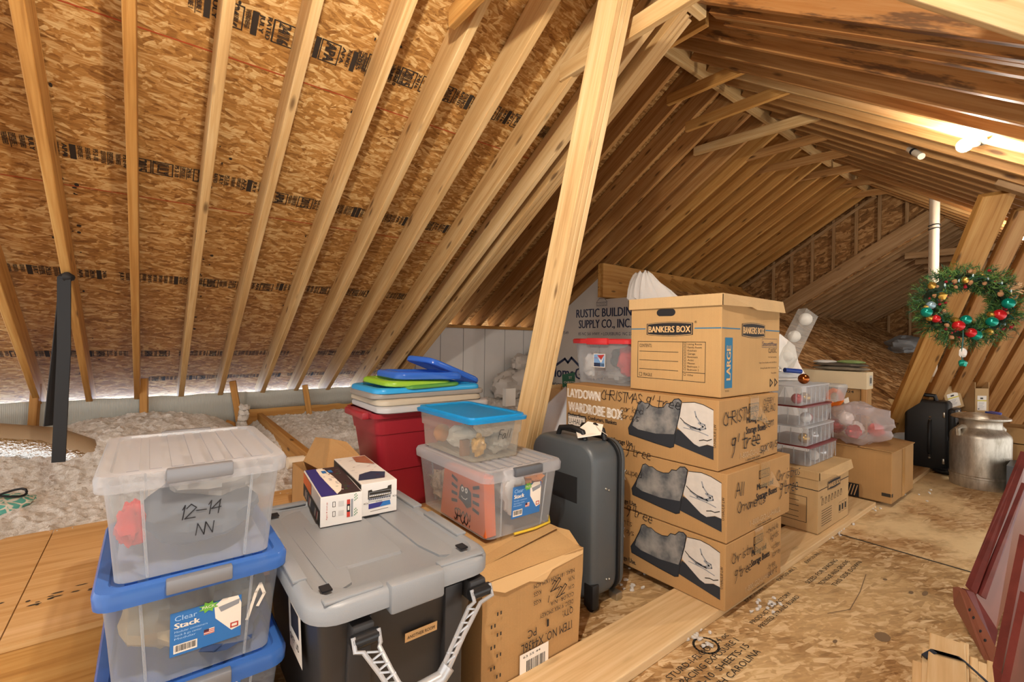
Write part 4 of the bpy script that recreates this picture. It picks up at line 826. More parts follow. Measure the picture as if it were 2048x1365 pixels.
# open brown carton behind the grey tote
g = thing('open_carton', 'open brown carton with a raised flap behind the grey tote', 'box', (.75, 2.42, .27))
m = MB(); bx0, bx1, by0, by1, bz = .60, .88, 2.24, 2.62, .54
for a in ((bx0, bx0+.006, by0, by1), (bx1-.006, bx1, by0, by1), (bx0, bx1, by0, by0+.006), (bx0, bx1, by1-.006, by1)): m.box(*a, .271, bz)
m.box(bx0, bx1, by0, by1, .271, .276); m.build('carton_body', m_card2, g)
m = MB(); m.prism([(bx0+.09, by0+.1, bz), (bx0+.13, by0+.16, bz+.15), (bx0+.20, by0+.13, bz+.13), (bx1, by0+.02, bz+.02), (bx1, by0, bz)], (0, .006, 0)); m.build('flap', m_card2, g)
m = MB(); m.prism([(bx0+.09, by0+.1, bz), (bx0+.13, by0+.16, bz+.15), (bx0+.12, by1, bz+.12), (bx0+.06, by1, bz)], (-.006, 0, 0)); m.build('flap', m_card2, g)
# ------------------------------------------------------------------ grey suitcase
m_case = plain('grey_suitcase', '#4d5357', .36, bumpn=.0006, scale=500); m_case2 = plain('black_trim', '#141517', .5); m_metal = plain('brushed_metal', '#b9b4a6', .3, .9)
sx0, sx1, sy0, sy1, sz0, sz1 = 1.545, 1.765, 1.365, 1.79, .03, .742
su = thing('suitcase', 'tall dark grey suitcase standing upright beside the stack of printed cartons', 'suitcase', ((sx0+sx1)/2, (sy0+sy1)/2, 0))
def slab(mb, x0, x1, y0, y1, z0, z1, r, ins=0.0):           # rounded in the y-z outline, extruded along x
    prof = [(p[0], p[1]) for p in rr((y0+y1)/2, (z0+z1)/2, 0, (y1-y0)/2, (z1-z0)/2, r, 6)]
    cy_, cz_ = (y0+y1)/2, (z0+z1)/2; k = lambda f: [(cy_+(a-cy_)*f, cz_+(b-cz_)*(1-(1-f)*(y1-y0)/(z1-z0))) for a, b in prof]
    rings = []; e = min(.045, (x1-x0)*.45)
    for x, f in [(x0+e*(1-math.cos(q)), 1-.09*(e/.045)*(1-math.sin(q))) for q in (0, .4, .8, 1.2, 1.57)]+[(x1-e*(1-math.cos(q)), 1-.09*(e/.045)*(1-math.sin(q))) for q in (1.57, 1.2, .8, .4, 0)]: rings.append([(x, a, b) for a, b in k(f)])
    mb.loft(rings); return mb
m = MB(); slab(m, sx0, sx1-.042, sy0, sy1, sz0, sz1, .085); m.build('shell', m_case, su, smooth=True)
m = MB(); slab(m, sx1-.036, sx1, sy0, sy1, sz0, sz1, .085); m.build('shell', m_case, su, smooth=True)
m = MB(); slab(m, sx1-.046, sx1-.032, sy0-.004, sy1+.004, sz0-.004, sz1+.004, .088); m.build('zip_band', m_case2, su, smooth=True)
m = MB()
for a in ((sx0+.10, sz0+.50), (sx0+.11, sz0+.095), (sx0+.08, sz0+.51), (sx0+.09, sz0+.10)): m.ball((a[0], sy0-.001, a[1]), .006, 8)
build_each(m, 'rivet', m_metal, su, True)
m = MB(); m.box(sx0-.003, sx0+.042, sy0-.006, sy0+.05, .018, .125, c=.008); wh = m.build('wheel_housing', m_case2, su, smooth=True)
for yy in (sy0+.02, sy1-.03):
    m = MB(); m.tube([(sx0+.008, yy, .026), (sx0+.036, yy, .026)], .026, 16); m.build('wheel', m_case2, wh if yy < sy0+.1 else su, smooth=True)
m = MB(); m.box(sx1-.05, sx1-.01, sy0+.0, sy0+.05, .0, .035, c=.004); m.build('foot', m_metal, su)
m = MB(); yh = sy0+.2; m.tube([(sx0+.06, yh-.09, sz1), (sx0+.06, yh-.075, sz1+.035), (sx0+.06, yh, sz1+.048), (sx0+.06, yh+.075, sz1+.035), (sx0+.06, yh+.09, sz1)], .013, 10); m.build('handle', m_case2, su, smooth=True)
m = MB(); m.tube([(sx0+.14, sy0+.06, sz1-.0), (sx0+.14, sy0+.075, sz1+.045), (sx0+.14, sy0+.12, sz1+.06), (sx0+.14, sy0+.2, sz1+.05), (sx0+.14, sy0+.22, sz1)], .013, 10); m.build('handle', m_case2, su, smooth=True)
m = MB(); m.box(sx0-.001, sx0+.003, sy0+.10, sy0+.26, .46, .58, c=.001); m.build('name_pocket', plain('pocket_grey', '#26282a', .5), su)
m = MB(); m.prism([(sx0+.02, sy0+.12, sz1+.012), (sx0+.10, sy0+.05, sz1+.03), (sx0+.15, sy0+.08, sz1+.065), (sx0+.13, sy0+.16, sz1+.07), (sx0+.06, sy0+.17, sz1+.03)], (0, 0, .004)); m.prism([(sx0+.10, sy0+.06, sz1+.05), (sx0+.15, sy0+.05, sz1+.02), (sx0+.16, sy0+.11, sz1+.03), (sx0+.14, sy0+.13, sz1+.07)], (0, .004, .004))
tag(m.build('luggage_tag', m_white, su), 'white paper tag')
# ------------------------------------------------------------------ the three long cartons
tk = NT('knit_print'); o_ = tk.obj(); wv = tk.n('ShaderNodeTexWave', {'Vector': tk.map(o_, (1, 110, 1)), 'Scale': 1.0, 'Distortion': .6}, bands_direction='Y').outputs[1]
nz = tk.noise(o_, 9, 4, .6); tk.bsdf(Base_Color=tk.ramp(tk.math('ADD', tk.math('MULTIPLY', wv, .3), nz), [(.45, '#22262d'), (.62, '#5a5e64'), (.85, '#a09b93')]), Roughness=.8); m_knit = tk.m
m_dkprint = plain('charcoal_print', '#24282f', .8); m_fold = plain('ivory_print', '#cfc8bf', .75, var=.06, scale=30); m_tape = clear('packing_tape', '#f3e6cc', '#d9c39a', .12, .15)
TL, TR = 2.76, 2.03
def cpx(x, y, W_, H_):                                       # read off the photo's top carton: returns face coordinates
    s = TL*(x-75)/(TL*(x-75)+TR*(1815-x)); f = (x-75)/1740; top, bot = 110+125*f, 706+344*f
    return (s*W_, (bot-y)/(bot-top)*H_)
KNIT = [(905,290),(935,275),(975,300),(1010,295),(1060,330),(1130,345),(1190,335),(1220,290),(1270,290),(1310,240),(1360,232),(1392,260),(1375,400),(1340,560),(1310,780),(1270,795),(1100,750),(900,690),(800,660),(790,590),(830,510),(880,380)]
KTOP = [(900,300),(935,280),(975,304),(1010,300),(1060,335),(1130,350),(1190,340),(1220,296),(1270,296),(1310,246),(1356,240),(1384,268),(1366,400),(1334,560),(1310,640),(1100,640),(900,600),(835,560),(850,480),(890,380)]
FOLD = [(1400,275),(1540,265),(1640,290),(1755,345),(1760,760),(1690,740),(1600,770),(1540,740),(1390,600),(1350,560),(1350,480),(1380,370)]
DARK = [(1345,575),(1390,600),(1540,740),(1600,770),(1690,745),(1762,760),(1765,915),(1320,750),(1310,740)]
def wardrobe(label, x0, x1, y0, y1, z0, z1, hand_side, hand_end, ang=0.0, showword=True):
    g = thing('carton', label, 'box', (x0, y0, z0)); g['group'] = 'long printed cartons in the stack'; W_, H_ = y1-y0, z1-z0
    m = MB(); m.box(x0, x1, y0, y1, z0+.001, z1-.001, c=.004); m.build('carton_body', m_card2, g)
    d = Decal((x0, y1, z0), (0, -1, 0), (0, 0, 1)); c = lambda x, y: cpx(x, y, W_, H_)
    d.poly([c(*p) for p in KNIT], m_dkprint); d.poly([c(*p) for p in KTOP], m_knit, 1); d.poly([c(*p) for p in FOLD], m_fold); d.poly([c(*p) for p in DARK], m_dkprint, 1)
    d.line([c(*p) for p in KNIT+KNIT[:1]], .003, m_black, 2); d.line([c(*p) for p in FOLD[:4]], .003, m_black, 2)
    d.line([c(*p) for p in ((1545,370),(1560,430),(1610,500),(1660,520),(1670,560),(1610,580),(1500,560),(1420,500))], .006, m_greyprint, 2); d.line([c(*p) for p in ((1380,450),(1430,500),(1500,540),(1560,560))], .004, m_ink, 2); d.line([c(*p) for p in ((1420,560),(1520,580),(1600,600),(1700,640))], .004, m_greyprint, 2)
    d.line([c(*p) for p in ((1600,700),(1650,690),(1690,700),(1740,680))], .004, m_ink, 2); d.line([c(*p) for p in ((1590,500),(1640,540),(1600,570),(1500,545))], .008, m_greyprint, 2)
    def t(s_, xa, xb, ya, hp, mat, bold=0.0, l=1): a, b = c(xa, ya), c(xb, ya); d.text(s_, a[0], a[1], c(xa, ya-hp)[1]-a[1], mat, w=b[0]-a[0], l=l, bold=bold)
    t('LAYDOWN', 92, 460, 262, 105, m_white, .004); t('WARDROBE BOX', 104, 720, 420, 112, m_white, .004); t('Clothes, Sheets, Comforters, Blankets', 95, 655, 478, 44, m_black, .001); t('Ideal For Seasonal Storage Use.', 318, 848, 700, 52, m_black, .001)
    a = c(95, 640); b = c(300, 520); d.rect(a[0], a[1], b[0]-a[0], b[1]-a[1]+.02, m_black); d.rect(a[0]+.005, a[1]+(b[1]-a[1])*.45, b[0]-a[0]-.01, (b[1]-a[1])*.55+.014, m_white, 1); d.text('U-HAUL', a[0]+.01, a[1]+(b[1]-a[1])*.55, (b[1]-a[1])*.42, m_black, w=b[0]-a[0]-.02, l=2)
    d.text('U-HAUL\u00ae LW', W_-.010, H_*.33, .012, m_ink, w=H_*.33, rot=math.pi/2); d.build('printing', g)
    d = Decal((x0, y1, z0), (0, -1, 0), (0, 0, 1), .004)
    for s_, x, y, hh, sd in hand_side: a = c(x, y); d.hand(s_, a[0], a[1], hh, m_black, seed=sd, wt=.06, pitch=.6)
    d.build('handwriting', g)
    L = x1-x0; d = Decal((x0, y0, z0), (1, 0, 0), (0, 0, 1))
    d.text('Moving and', L*.43, H_*.60, H_*.10, m_black, w=L*.26, bold=.001); d.text('Storage Boxes', L*.42, H_*.44, H_*.115, m_black, w=L*.34, bold=.001)
    d.frame(L*.46, H_*.76, L*.17, H_*.13, .004, m_black); d.text('U-HAUL', L*.475, H_*.79, H_*.08, m_black, w=L*.14); d.text('1-800-GO-U-HAUL', L*.33, H_*.09, H_*.09, m_fadedwhite, w=L*.5); d.text('1-800-468-4285', L*.42, H_*.03, H_*.03, m_ink, w=L*.25)
    d.build('printing', g)
    d = Decal((x0, y0, z0), (1, 0, 0), (0, 0, 1), .004)
    for s_, x, y, hh, sd, rt in hand_end: d.hand(s_, L*x, H_*y, H_*hh, m_black, seed=sd, wt=.075, rot=rt, pitch=.66)
    d.build('handwriting', g)
    m = MB(); m.loft([[(x0+L*.47, y0-.006, z1-.11), (x0+L*.62, y0-.006, z1-.12)], [(x0+L*.47, y0-.0055, z1-.01), (x0+L*.62, y0-.0055, z1-.01)], [(x0+L*.47, y0, z1+.0015), (x0+L*.62, y0, z1+.0015)], [(x0+L*.47, y0+.2, z1+.0015), (x0+L*.62, y0+.2, z1+.0015)]], False, False, False)
    m.add([(x0+L*.6, y0-.007, z0+H_*.62), (x0+L*.72, y0-.03, z0+H_*.55), (x0+L*.64, y0-.006, z0+H_*.85)], [(0, 1, 2)]); m.build('tape', m_tape, g)
    if ang: turn(g, ang)
    return g
X0 = 1.968
w1 = wardrobe('long printed carton at the bottom of its stack, marked Christmas lights', X0, 2.535, .985, 1.95, .039, .331, [("AS 9'tree", 600, 195, .05, 2), ('lights', 640, 330, .032, 3), ('sprays', 640, 430, .032, 4)], [('Christmas', .08, .66, .15, 2, .03), ("9'tree", .12, .40, .16, 3, .02), ('-twinkle', .68, .83, .10, 4, .05), ('lights', .74, .70, .11, 5, .03), ('-stem', .78, .52, .10, 6, .02), ('spray', .8, .40, .10, 7, 0), ('-tree', .70, .22, .10, 8, .06), ('skirt', .72, .1, .12, 9, .02)])
w2 = wardrobe('long printed carton in the middle of its stack, marked All Ornaments', X0+.004, 2.63, .985, 1.955, .333, .636, [("AS 9'tree", 580, 185, .05, 5), ('grouped', 650, 420, .034, 6)], [('All', .10, .62, .20, 2, 0), ('Ornaments', .13, .38, .16, 4, -.02), ('Christmas', .74, .62, .17, 5, -.03), ("9'tree", .78, .36, .22, 6, -.04)])
w3 = wardrobe('long printed carton at the top of its stack, marked Christmas garland', X0, 2.575, 1.025, 1.965, .638, .952, [("CHRISTMAS 9' tree", 475, 270, .052, 7), ('garland', 700, 400, .036, 8), ('sprays', 690, 480, .036, 9)], [('CHRISTMAS', .05, .62, .185, 2, .05), ("9' tree", .16, .22, .24, 3, .02), ('CHERRY', .70, .84, .095, 4, .02), ('GARLAND', .69, .71, .105, 5, .03), ('Stem', .68, .46, .16, 6, .05), ('sprays', .66, .10, .16, 7, .05)])
# ------------------------------------------------------------------ lidded archive box
def archive_box(label, x0, x1, y0, y1, z0, z1, mat, lidh, big=True):
    g = thing('archive_box', label, 'box', (x0, y0, z0)); W_, L, H_ = y1-y0, x1-x0, z1-z0
    m = MB(); m.box(x0, x1, y0, y1, z0+.001, z1-.006, c=.003); m.build('box_body', mat, g)
    m = MB(); e = .012; m.box(x0-e, x1+e, y0-e, y1+e, z1-.006, z1, c=.002)
    for a in ((x0-e, x0-e+.004, y0-e, y1+e), (x1+e-.004, x1+e, y0-e, y1+e), (x0-e, x1+e, y1+e-.004, y1+e)): m.box(*a, z1-lidh, z1-.004)
    m.prism([(x0-e, y0-e, z1-.004), (x1+e, y0-e, z1-.004), (x1+e, y0-e-.012, z1-lidh-.006), (x0+L*.45, y0-e-.02, z1-lidh-.008), (x0+L*.4, y0-e-.012, z1-lidh+.004), (x0-e, y0-e, z1-lidh)], (0, .004, 0)); m.build('lid', m_card3 if big else mat, g)
    return g, W_, L, H_
bx = archive_box('large lidded cardboard archive box with blue stripes, on top of the carton stack', 2.04, 2.655, 1.055, 1.555, .954, 1.432, m_card, .055)
g, W_, L, H_ = bx
d = Decal((2.04, 1.555, .954), (0, -1, 0), (0, 0, 1))
def plaque(d, x, y, w, h, s_):
    pts = [(x, y+h*.1), (x+w*.5, y), (x+w, y+h*.1), (x+w, y+h*.9), (x+w*.5, y+h), (x, y+h*.9)]; up_ = [(x+w*k/8, y+h*(.9+.1*math.sin(math.pi*k/8))) for k in range(9)]; lo = [(x+w*k/8, y+h*(.1-.1*math.sin(math.pi*k/8))) for k in range(8, -1, -1)]
    d.poly(up_+lo, m_black, 1); ins_ = lambda q: (x+w/2+(q[0]-x-w/2)*.95, y+h/2+(q[1]-y-h/2)*.9); P_ = [ins_(q) for q in up_+lo]; d.line(P_+P_[:1], .002, m_tanprint, 2); d.text(s_, x+w*.05, y+h*.27, h*.46, m_tanprint, w=w*.9, l=3, bold=.0015)
yl = H_*.665; d.rect(.002, yl, W_*.18, .005, m_blueprint); d.rect(W_*.735, yl, W_*.262, .005, m_blueprint); plaque(d, W_*.20, H_*.59, W_*.52, H_*.15, 'BANKERS BOX'); d.text('\u00ae', W_*.735, H_*.72, .012, m_ink)
d.poly([(W_*.33+q[0]*.85, H_*.795+q[1]*.85) for q in [(W_*.11+math.copysign(.035, math.cos(a))+.028*math.cos(a)+.0, .025+.022*math.sin(a)) for a in [k*math.pi/8+.01 for k in range(16)]]], m_black, 1)
fx, fw, fy, fh = W_*.09, W_*.76, H_*.135, H_*.40; d.frame(fx, fy, fw, fh, .0025, m_ink); d.rect(fx+fw*.69, fy, .0025, fh, m_ink); d.rect(fx+fw*.69, fy+fh*.22, fw*.31, .0025, m_ink); d.text('CONTENTS:', fx+fw*.03, fy+fh*.84, .018, m_ink, w=fw*.2)
for k in range(3): d.rect(fx+fw*.03, fy+fh*(.24+.24*k), fw*.6, .0025, m_ink)
d.frame(fx+fw*.03, fy+fh*.05, .018, .018, .002, m_ink); d.text('FRAGILE', fx+fw*.1, fy+fh*.055, .017, m_ink, w=fw*.14)
for k, tx in enumerate(('Living Room', 'Family Room', 'Kitchen', 'Garage', 'Basement', 'Attic', 'Master', 'Bedroom 1', 'Bedroom 2')): y = fy+fh*(.915-.08*k); d.frame(fx+fw*.71, y, .011, .011, .0015, m_ink); d.text(tx, fx+fw*.76, y, .0095, m_ink, w=len(tx)*.0066)
d.frame(fx+fw*.71, fy+fh*.14, .011, .011, .0015, m_ink); d.text('Other', fx+fw*.76, fy+fh*.14, .0095, m_ink); d.build('printing', g)
d = Decal((2.04, 1.055, .954), (1, 0, 0), (0, 0, 1)); d.rect(.002, yl, L*.28, .005, m_blueprint); d.rect(L*.72, yl, L*.277, .005, m_blueprint); plaque(d, L*.31, H_*.585, L*.40, H_*.155, 'BANKERS BOX')
d.rect(L*.05, H_*.09, L*.115, H_*.49, m_blueprint); d.text('LARGE', L*.135, H_*.17, L*.065, m_tanprint, w=H_*.33, rot=math.pi/2, l=2, bold=.002); d.text('SmoothMove', L*.94, H_*.50, .026, m_navy, w=L*.27, al='R'); d.frame(L*.66, H_*.485, L*.29, .046, .0015, m_navy); d.text('CLASSIC', L*.94, H_*.43, .024, m_ink, w=L*.16, al='R')
for k, tx in enumerate(('No Tape Assembly', 'Easy Carry Handles with Lift-Off Lid', 'Strong Double Wall Construction', 'Recyclable')): d.text(tx, L*.94, H_*(.375-.058*k), .008, m_ink, w=min(.2, len(tx)*.006), al='R')
for k in range(2): d.line([(L*(.84+.09*k)+.02*math.cos(a*2.09), H_*.1+.022*math.sin(a*2.09)) for a in range(4)], .006, m_ink)
d.text('7717201', L*.06, H_*.055, .008, m_ink); d.build('printing', g)
# clear bin with the red lid
gR, fR = clear_bin('clear bin with a red lid on the carton stack behind the archive box', 2.085, 2.42, 1.60, 2.06, .953, 1.222, plain('red_lid', '#d23437', .35), plain('red_lid', '#d23437', .35), sides='x', body=c_frost, lid_h=.03, ribs=False)
d = Decal((2.098, 1.86, .953), (0, -1, 0), (-.01, 0, 1), .012); d.rect(0, .10, .09, .08, m_white); d.rect(.004, .104, .082, .072, plain('sky_label', '#7fa9d8', .5), 1); d.rect(.004, .104, .05, .022, m_navy, 2); d.poly([(.03, .17), (.085, .176), (.06, .145)], m_red, 2); d.poly([(.03, .165), (.06, .14), (.085, .172), (.06, .125)], m_white, 3); d.bars(.057, .106, .026, .018, m_black, 2, 3); d.text('made in USA', .008, .152, .008, m_red, l=3); d.build('bin_label', gR)
soft('red_felt', 'red felt bundle at the right inside the red-lidded bin', 'decoration', (2.21, 1.70, 1.09), (.07, .06, .1), m_redcl, 3, .35)
soft('white_tissue', 'white tissue paper at the left inside the red-lidded bin', 'decoration', (2.2, 1.95, 1.05), (.08, .07, .09), m_whitecl, 5, .4)
soft('silver_tissue', 'grey tissue at the bottom of the red-lidded bin', 'decoration', (2.25, 1.8, 1.0), (.09, .12, .045), m_grey_cloth, 8, .4)
soft('dark_felt', 'dark green felt in the middle of the red-lidded bin', 'decoration', (2.3, 1.84, 1.1), (.06, .06, .07), plain('dark_felt', '#3e4a46', .9), 7, .3)
# things behind the stack
def card_box(name, label, x0, x1, y0, y1, z0, z1, mat, open_=False):
    g = thing(name, label, 'box', ((x0+x1)/2, (y0+y1)/2, z0)); m = MB(); t_ = .005
    if open_:
        for a in ((x0, x0+t_, y0, y1), (x1-t_, x1, y0, y1), (x0, x1, y0, y0+t_), (x0, x1, y1-t_, y1)): m.box(*a, z0, z1)
        m.box(x0, x1, y0, y1, z0, z0+.004)
    else: m.box(x0, x1, y0, y1, z0, z1, c=.003)
    m.build('carton_body', mat, g); return g
q = PT(1120, 775, 3.5); card_box('carton', 'open brown carton behind the top of the carton stack, left of the red-lidded bin', q.x-.12, q.x+.2, q.y-.16, q.y+.18, -.033, q.z, m_card3, True)
g_ = PT(1136, 772, 3.4); gb = thing('green_card', 'dark green card with white print standing in the open carton behind the stack', 'card', g_+V3((0, 0, -.1)))
m = MB(); a, b, c, e = PT(1125, 775, 3.4), PT(1150, 776, 3.35), PT(1150, 745, 3.35), PT(1124, 750, 3.4); m.prism([a, b, c, e], (.01, .01, 0)); m.build('card_face', plain('bottle_green', '#0d5a38', .5), gb)
d = Decal(a, b-a, e-a, .004); d.text('ST', .055, .065, .018, m_white); d.text('CHRISTMAS', .015, .03, .016, m_white, w=.12); d.build('lettering', gb)
m = MB(); P_ = [PT(u, v, t) for u, v, t in ((1062, 885, 2.75), (1070, 855, 2.75), (1092, 812, 2.85), (1132, 774, 2.95), (1136, 800, 2.9), (1133, 880, 2.8))]; m.prism(P_, FW*.03); tag(m.build('foam_sheet', plain('packing_foam', '#c9ccd2', .35, bumpn=.004, scale=120), org=(P_[0].x, P_[0].y, P_[0].z-.3)), 'sheet of white packing foam standing between the leaning post and the carton stack', 'foam sheet')
m = MB(); c_ = PT(1300, 590, 3.55); rings = []; sd_ = V3((RT.x, RT.y, 0)).normalized(); bk_ = V3((FW.x, FW.y, 0)).normalized()
for z, wl, wr in ((.172, .04, .04), (.15, .06, .08), (.10, .085, .14), (.04, .10, .22), (-.03, .105, .30), (-.06, .06, .36), (-.3, .02, .40)):
    rg = []
    for k in range(72):
        a = 2*math.pi*k/72; rad = 1+.05*math.sin(a*13+z*9)+.03*math.sin(a*29); cx = math.cos(a)*(wr if math.cos(a) > 0 else wl)*rad
        rg.append(c_+sd_*(cx-.05)+bk_*(math.sin(a)*.10*rad+.06)+UP0*(z+.012*math.sin(a*7)))
    rings.append(rg)
m.loft(rings)
sk = m.build('white_sack', plain('sack_cloth', '#d5cfc8', .6, bumpn=.012, scale=16), org=(c_.x, c_.y, c_.z-.3), smooth=True); tag(sk, 'white gathered plastic sack hanging in front of the cut end of the deep beam', 'sack')
# ------------------------------------------------------------------ plank on the floor
pk = MB(); pk.box(.9, 4.28, 1.012, 1.235, 0, .037, c=.004); tag(pk.build('floor_plank', m_slat, org=(2, 1.1, 0)), 'long pale plank lying on the floor under the carton stack', 'plank')
pk = MB(); pk.box(5.05, 6.6, .985, 1.20, 0, .037, c=.004); tag(pk.build('floor_plank', m_slat, org=(5.6, 1.1, 0)), 'short end of a pale plank on the floor beside the black suitcase', 'plank')
# ------------------------------------------------------------------ small archive box and the stack of ornament boxes
g, W_, L, H_ = archive_box('small lidded archive box on the plank, under the stack of clear ornament boxes', 3.235, 3.79, 1.05, 1.46, .039, .423, m_card3, .05, False)
d = Decal((3.235, 1.05, .039), (1, 0, 0), (0, 0, 1)); plaque(d, L*.28, H_*.62, L*.42, H_*.17, 'BANKERS BOX'); d.rect(.0, H_*.69, L*.27, .005, m_ink); d.rect(L*.71, H_*.69, L*.29, .005, m_ink)
d.text('STEP', L*.06, H_*.56, .012, m_ink)
for k in range(7): d.frame(L*(.1+.1*k), H_*.44, .03, .04, .002, m_ink); d.line([(L*(.1+.1*k), H_*.44), (L*(.13+.1*k), H_*.55), (L*(.16+.1*k), H_*.47)], .003, m_ink)
for k in range(7): d.rect(L*.1, H_*(.34-.04*k), L*.32, .003, m_ink)
for k in range(3): d.frame(L*(.66+.1*k), H_*.14, .04, .07, .002, m_ink); d.rect(L*(.67+.1*k), H_*.17, .025, .04, m_ink)
d.build('printing', g)
d = Decal((3.235, 1.46, .039), (0, -1, 0), (0, 0, 1)); d.rect(W_*.3, H_*.69, W_*.7, .005, m_ink); d.rect(W_*.3, H_*.66, W_*.1, .05, m_ink); d.frame(W_*.3, H_*.14, W_*.55, H_*.42, .003, m_ink)
for k in range(4): d.rect(W_*.34, H_*(.2+.09*k), W_*.4, .003, m_ink)
d.build('printing', g)
c_orn = clear('ornament_box_plastic', '#f4f4f4', '#d8d9dc', .17); m_maroon = plain('maroon_rail', '#6e1519', .4)
zz = .425; ends = [(PZ(1622, 934, zz), PZ(1661, 910, zz)), ]
nr = PZ(1620, 936, zz); fr_ = PZ(1661, 911, zz); Lx = fr_.x-nr.x
BALLS = [[(m_whitecl, .4, .6), (m_silver, .75, .6)], [(m_gold, .10, .5), (m_silver, .5, .6)], [(m_redball, .35, .5), (m_wball, .3, .5)], [(m_gold, .38, .5), (m_redball, .05, .6)]]
for k in range(4):
    x0, y0, z0 = nr.x-.035*k, nr.y+.006*k, zz+.131*k; x1, y1, h = x0+Lx*.98, y0+.33, .122
    g = thing('ornament_box', 'clear ribbed ornament box %s' % ('at the bottom of the stack on the small archive box', 'second from the bottom of the stack on the small archive box', 'third from the bottom of the stack on the small archive box', 'at the top of the stack on the small archive box')[k], 'ornament box', ((x0+x1)/2, (y0+y1)/2, z0), 'clear ornament boxes')
    cx, cy, hx, hy = (x0+x1)/2, (y0+y1)/2, (x1-x0)/2, (y1-y0)/2
    m = MB(); m.loft([rr(cx, cy, z0+z, hx-i, hy-i, .02) for z, i in ((0, .014), (h*.9, .002), (h, .0))], True, False); m.build('box_body', c_orn, g, smooth=True)
    m = MB()
    for q in range(7): xx = x0+.02+(x1-x0-.04)*q/6; m.box(xx-.003, xx+.003, y0+.002, y0+.006, z0+.01, z0+h-.01)
    for q in range(5): yy = y0+.03+(y1-y0-.06)*q/4; m.box(x0+.002, x0+.006, yy-.003, yy+.003, z0+.01, z0+h-.01)
    build_each(m, 'wall_rib', c_frost, g)
    m = MB(); m.loft([rr(cx, cy, z0+h+z, hx+i, hy+i, .02) for z, i in ((-.004, .003), (.004, .003), (.006, -.01))], True, True); m.build('lid_rail', m_maroon if k in (0, 2) else c_frost, g, smooth=True)
    for q, (mt, fx, fz) in enumerate(BALLS[k]):
        m = MB(); r = .034; m.ball((0, 0, 0), r, 14); o = m.build('bauble', mt, smooth=True); o.location = (x0+.05+(x1-x0-.1)*fx, y0+.05, z0+.006+r); tag(o, '%s bauble inside the %s ornament box from the bottom of the stack' % (('white', 'silver') if k == 0 else ('gold', 'silver') if k == 1 else ('red', 'white') if k == 2 else ('gold', 'red'))[q] .join(('', '')) if False else '%s bauble inside the %s clear ornament box of the stack' % (((('white', 'silver'), ('gold', 'silver'), ('red', 'white'), ('gold', 'red'))[k])[q], ('lowest', 'second lowest', 'second highest', 'topmost')[k]), 'bauble')
zt = zz+.131*3+.13
m = MB(); m.ball((0, 0, 0), .034, 16); o = m.build('bauble', plain('copper_ball', '#a35a2a', .15, .9), smooth=True); o.location = (x0+.16, y0+.045, z0+h+.042); tag(o, 'shiny copper bauble lying on top of the ornament box stack', 'bauble')
q = PZ(1590, 760, zt+.01)
m = MB(); m.tube([q+V3((-.25, .16, .02)), q+V3((.05, .06, .025)), q+V3((.22, .06, .02))], .026, 10); tag(m.build('plastic_roll', c_frost, org=q, smooth=True), 'rolled clear plastic sheet lying on the ornament boxes', 'roll')
m = MB(); m.tube([q+V3((-.02, .06, .065)), q+V3((.10, .0, .055))], .017, 10); tag(m.build('blue_tube', plain('navy_tube', '#1c3f94', .35), org=q, smooth=True), 'short dark blue tube on top of the ornament boxes', 'tube')
m = MB(); m.prism([q+V3((-.2, .1, .0)), q+V3((.12, -.02, .0)), q+V3((.16, .05, .0)), q+V3((-.15, .2, .0))], (0, 0, .006)); tag(m.build('paper_sheets', m_whitebox, org=q), 'white printed sheets lying on the ornament boxes', 'paper')
q = PT(1652, 775, 3.75); m = MB(); m.loft([rr(q.x, q.y, q.z+z, .13+i, .12+i, .03) for z, i in ((-.1, -.02), (.0, .0), (.02, .0), (.03, -.01))], True, True); tag(m.build('storage_bin', c_frost, org=(q.x, q.y, q.z-.1), smooth=True), 'clear plastic tray with an overhanging lid just right of the ornament boxes', 'storage bin')
# tube of white ornaments
a, b = PT(1558, 742, 3.6), PT(1611, 636, 3.75); ax = (b-a)
g = thing('ornament_tube', 'clear plastic tube of white baubles leaning behind the archive box', 'ornament tube', a-ax*.3)
m = MB(); sd = ax.cross(FW).normalized()*.058; n_ = FW*.055; A_ = a-ax*.4; m.loft([[A_+sd-n_, A_-sd-n_, A_-sd+n_, A_+sd+n_], [b+sd-n_+ax*.1, b-sd-n_+ax*.1, b-sd+n_+ax*.1, b+sd+n_+ax*.1]], True, True); m.build('tube_case', clear('tube_plastic', '#f6f6f4', '#dedcd6', .16), g)
for k, (f, r) in enumerate(((.98, .050), (.62, .047), (.28, .044), (-.0, .032))):
    m = MB(); c = a+ax*f+sd*(.25 if k % 2 else -.1); m.ball(c, r, 16); o = m.build('bauble', m_wball if k != 3 else m_silver, org=c, smooth=True); tag(o, '%s inside the clear tube behind the archive box' % ('striped white bauble at the top', 'plain white bauble second from the top', 'ridged white bauble third from the top', 'small silver bauble at the bottom')[k], 'bauble')
q = PT(1578, 775, 3.6); m = MB(); m.prism([PT(1545, 690, 3.6), PT(1560, 668, 3.65), PT(1590, 692, 3.65), PT(1597, 725, 3.6), PT(1612, 752, 3.6), PT(1620, 925, 3.6), PT(1545, 925, 3.6)], FW*.08); tag(m.build('white_cloth', m_whitecl, org=(q.x, q.y, q.z-.2)), 'white cloth draped upright behind the ornament boxes', 'cloth')
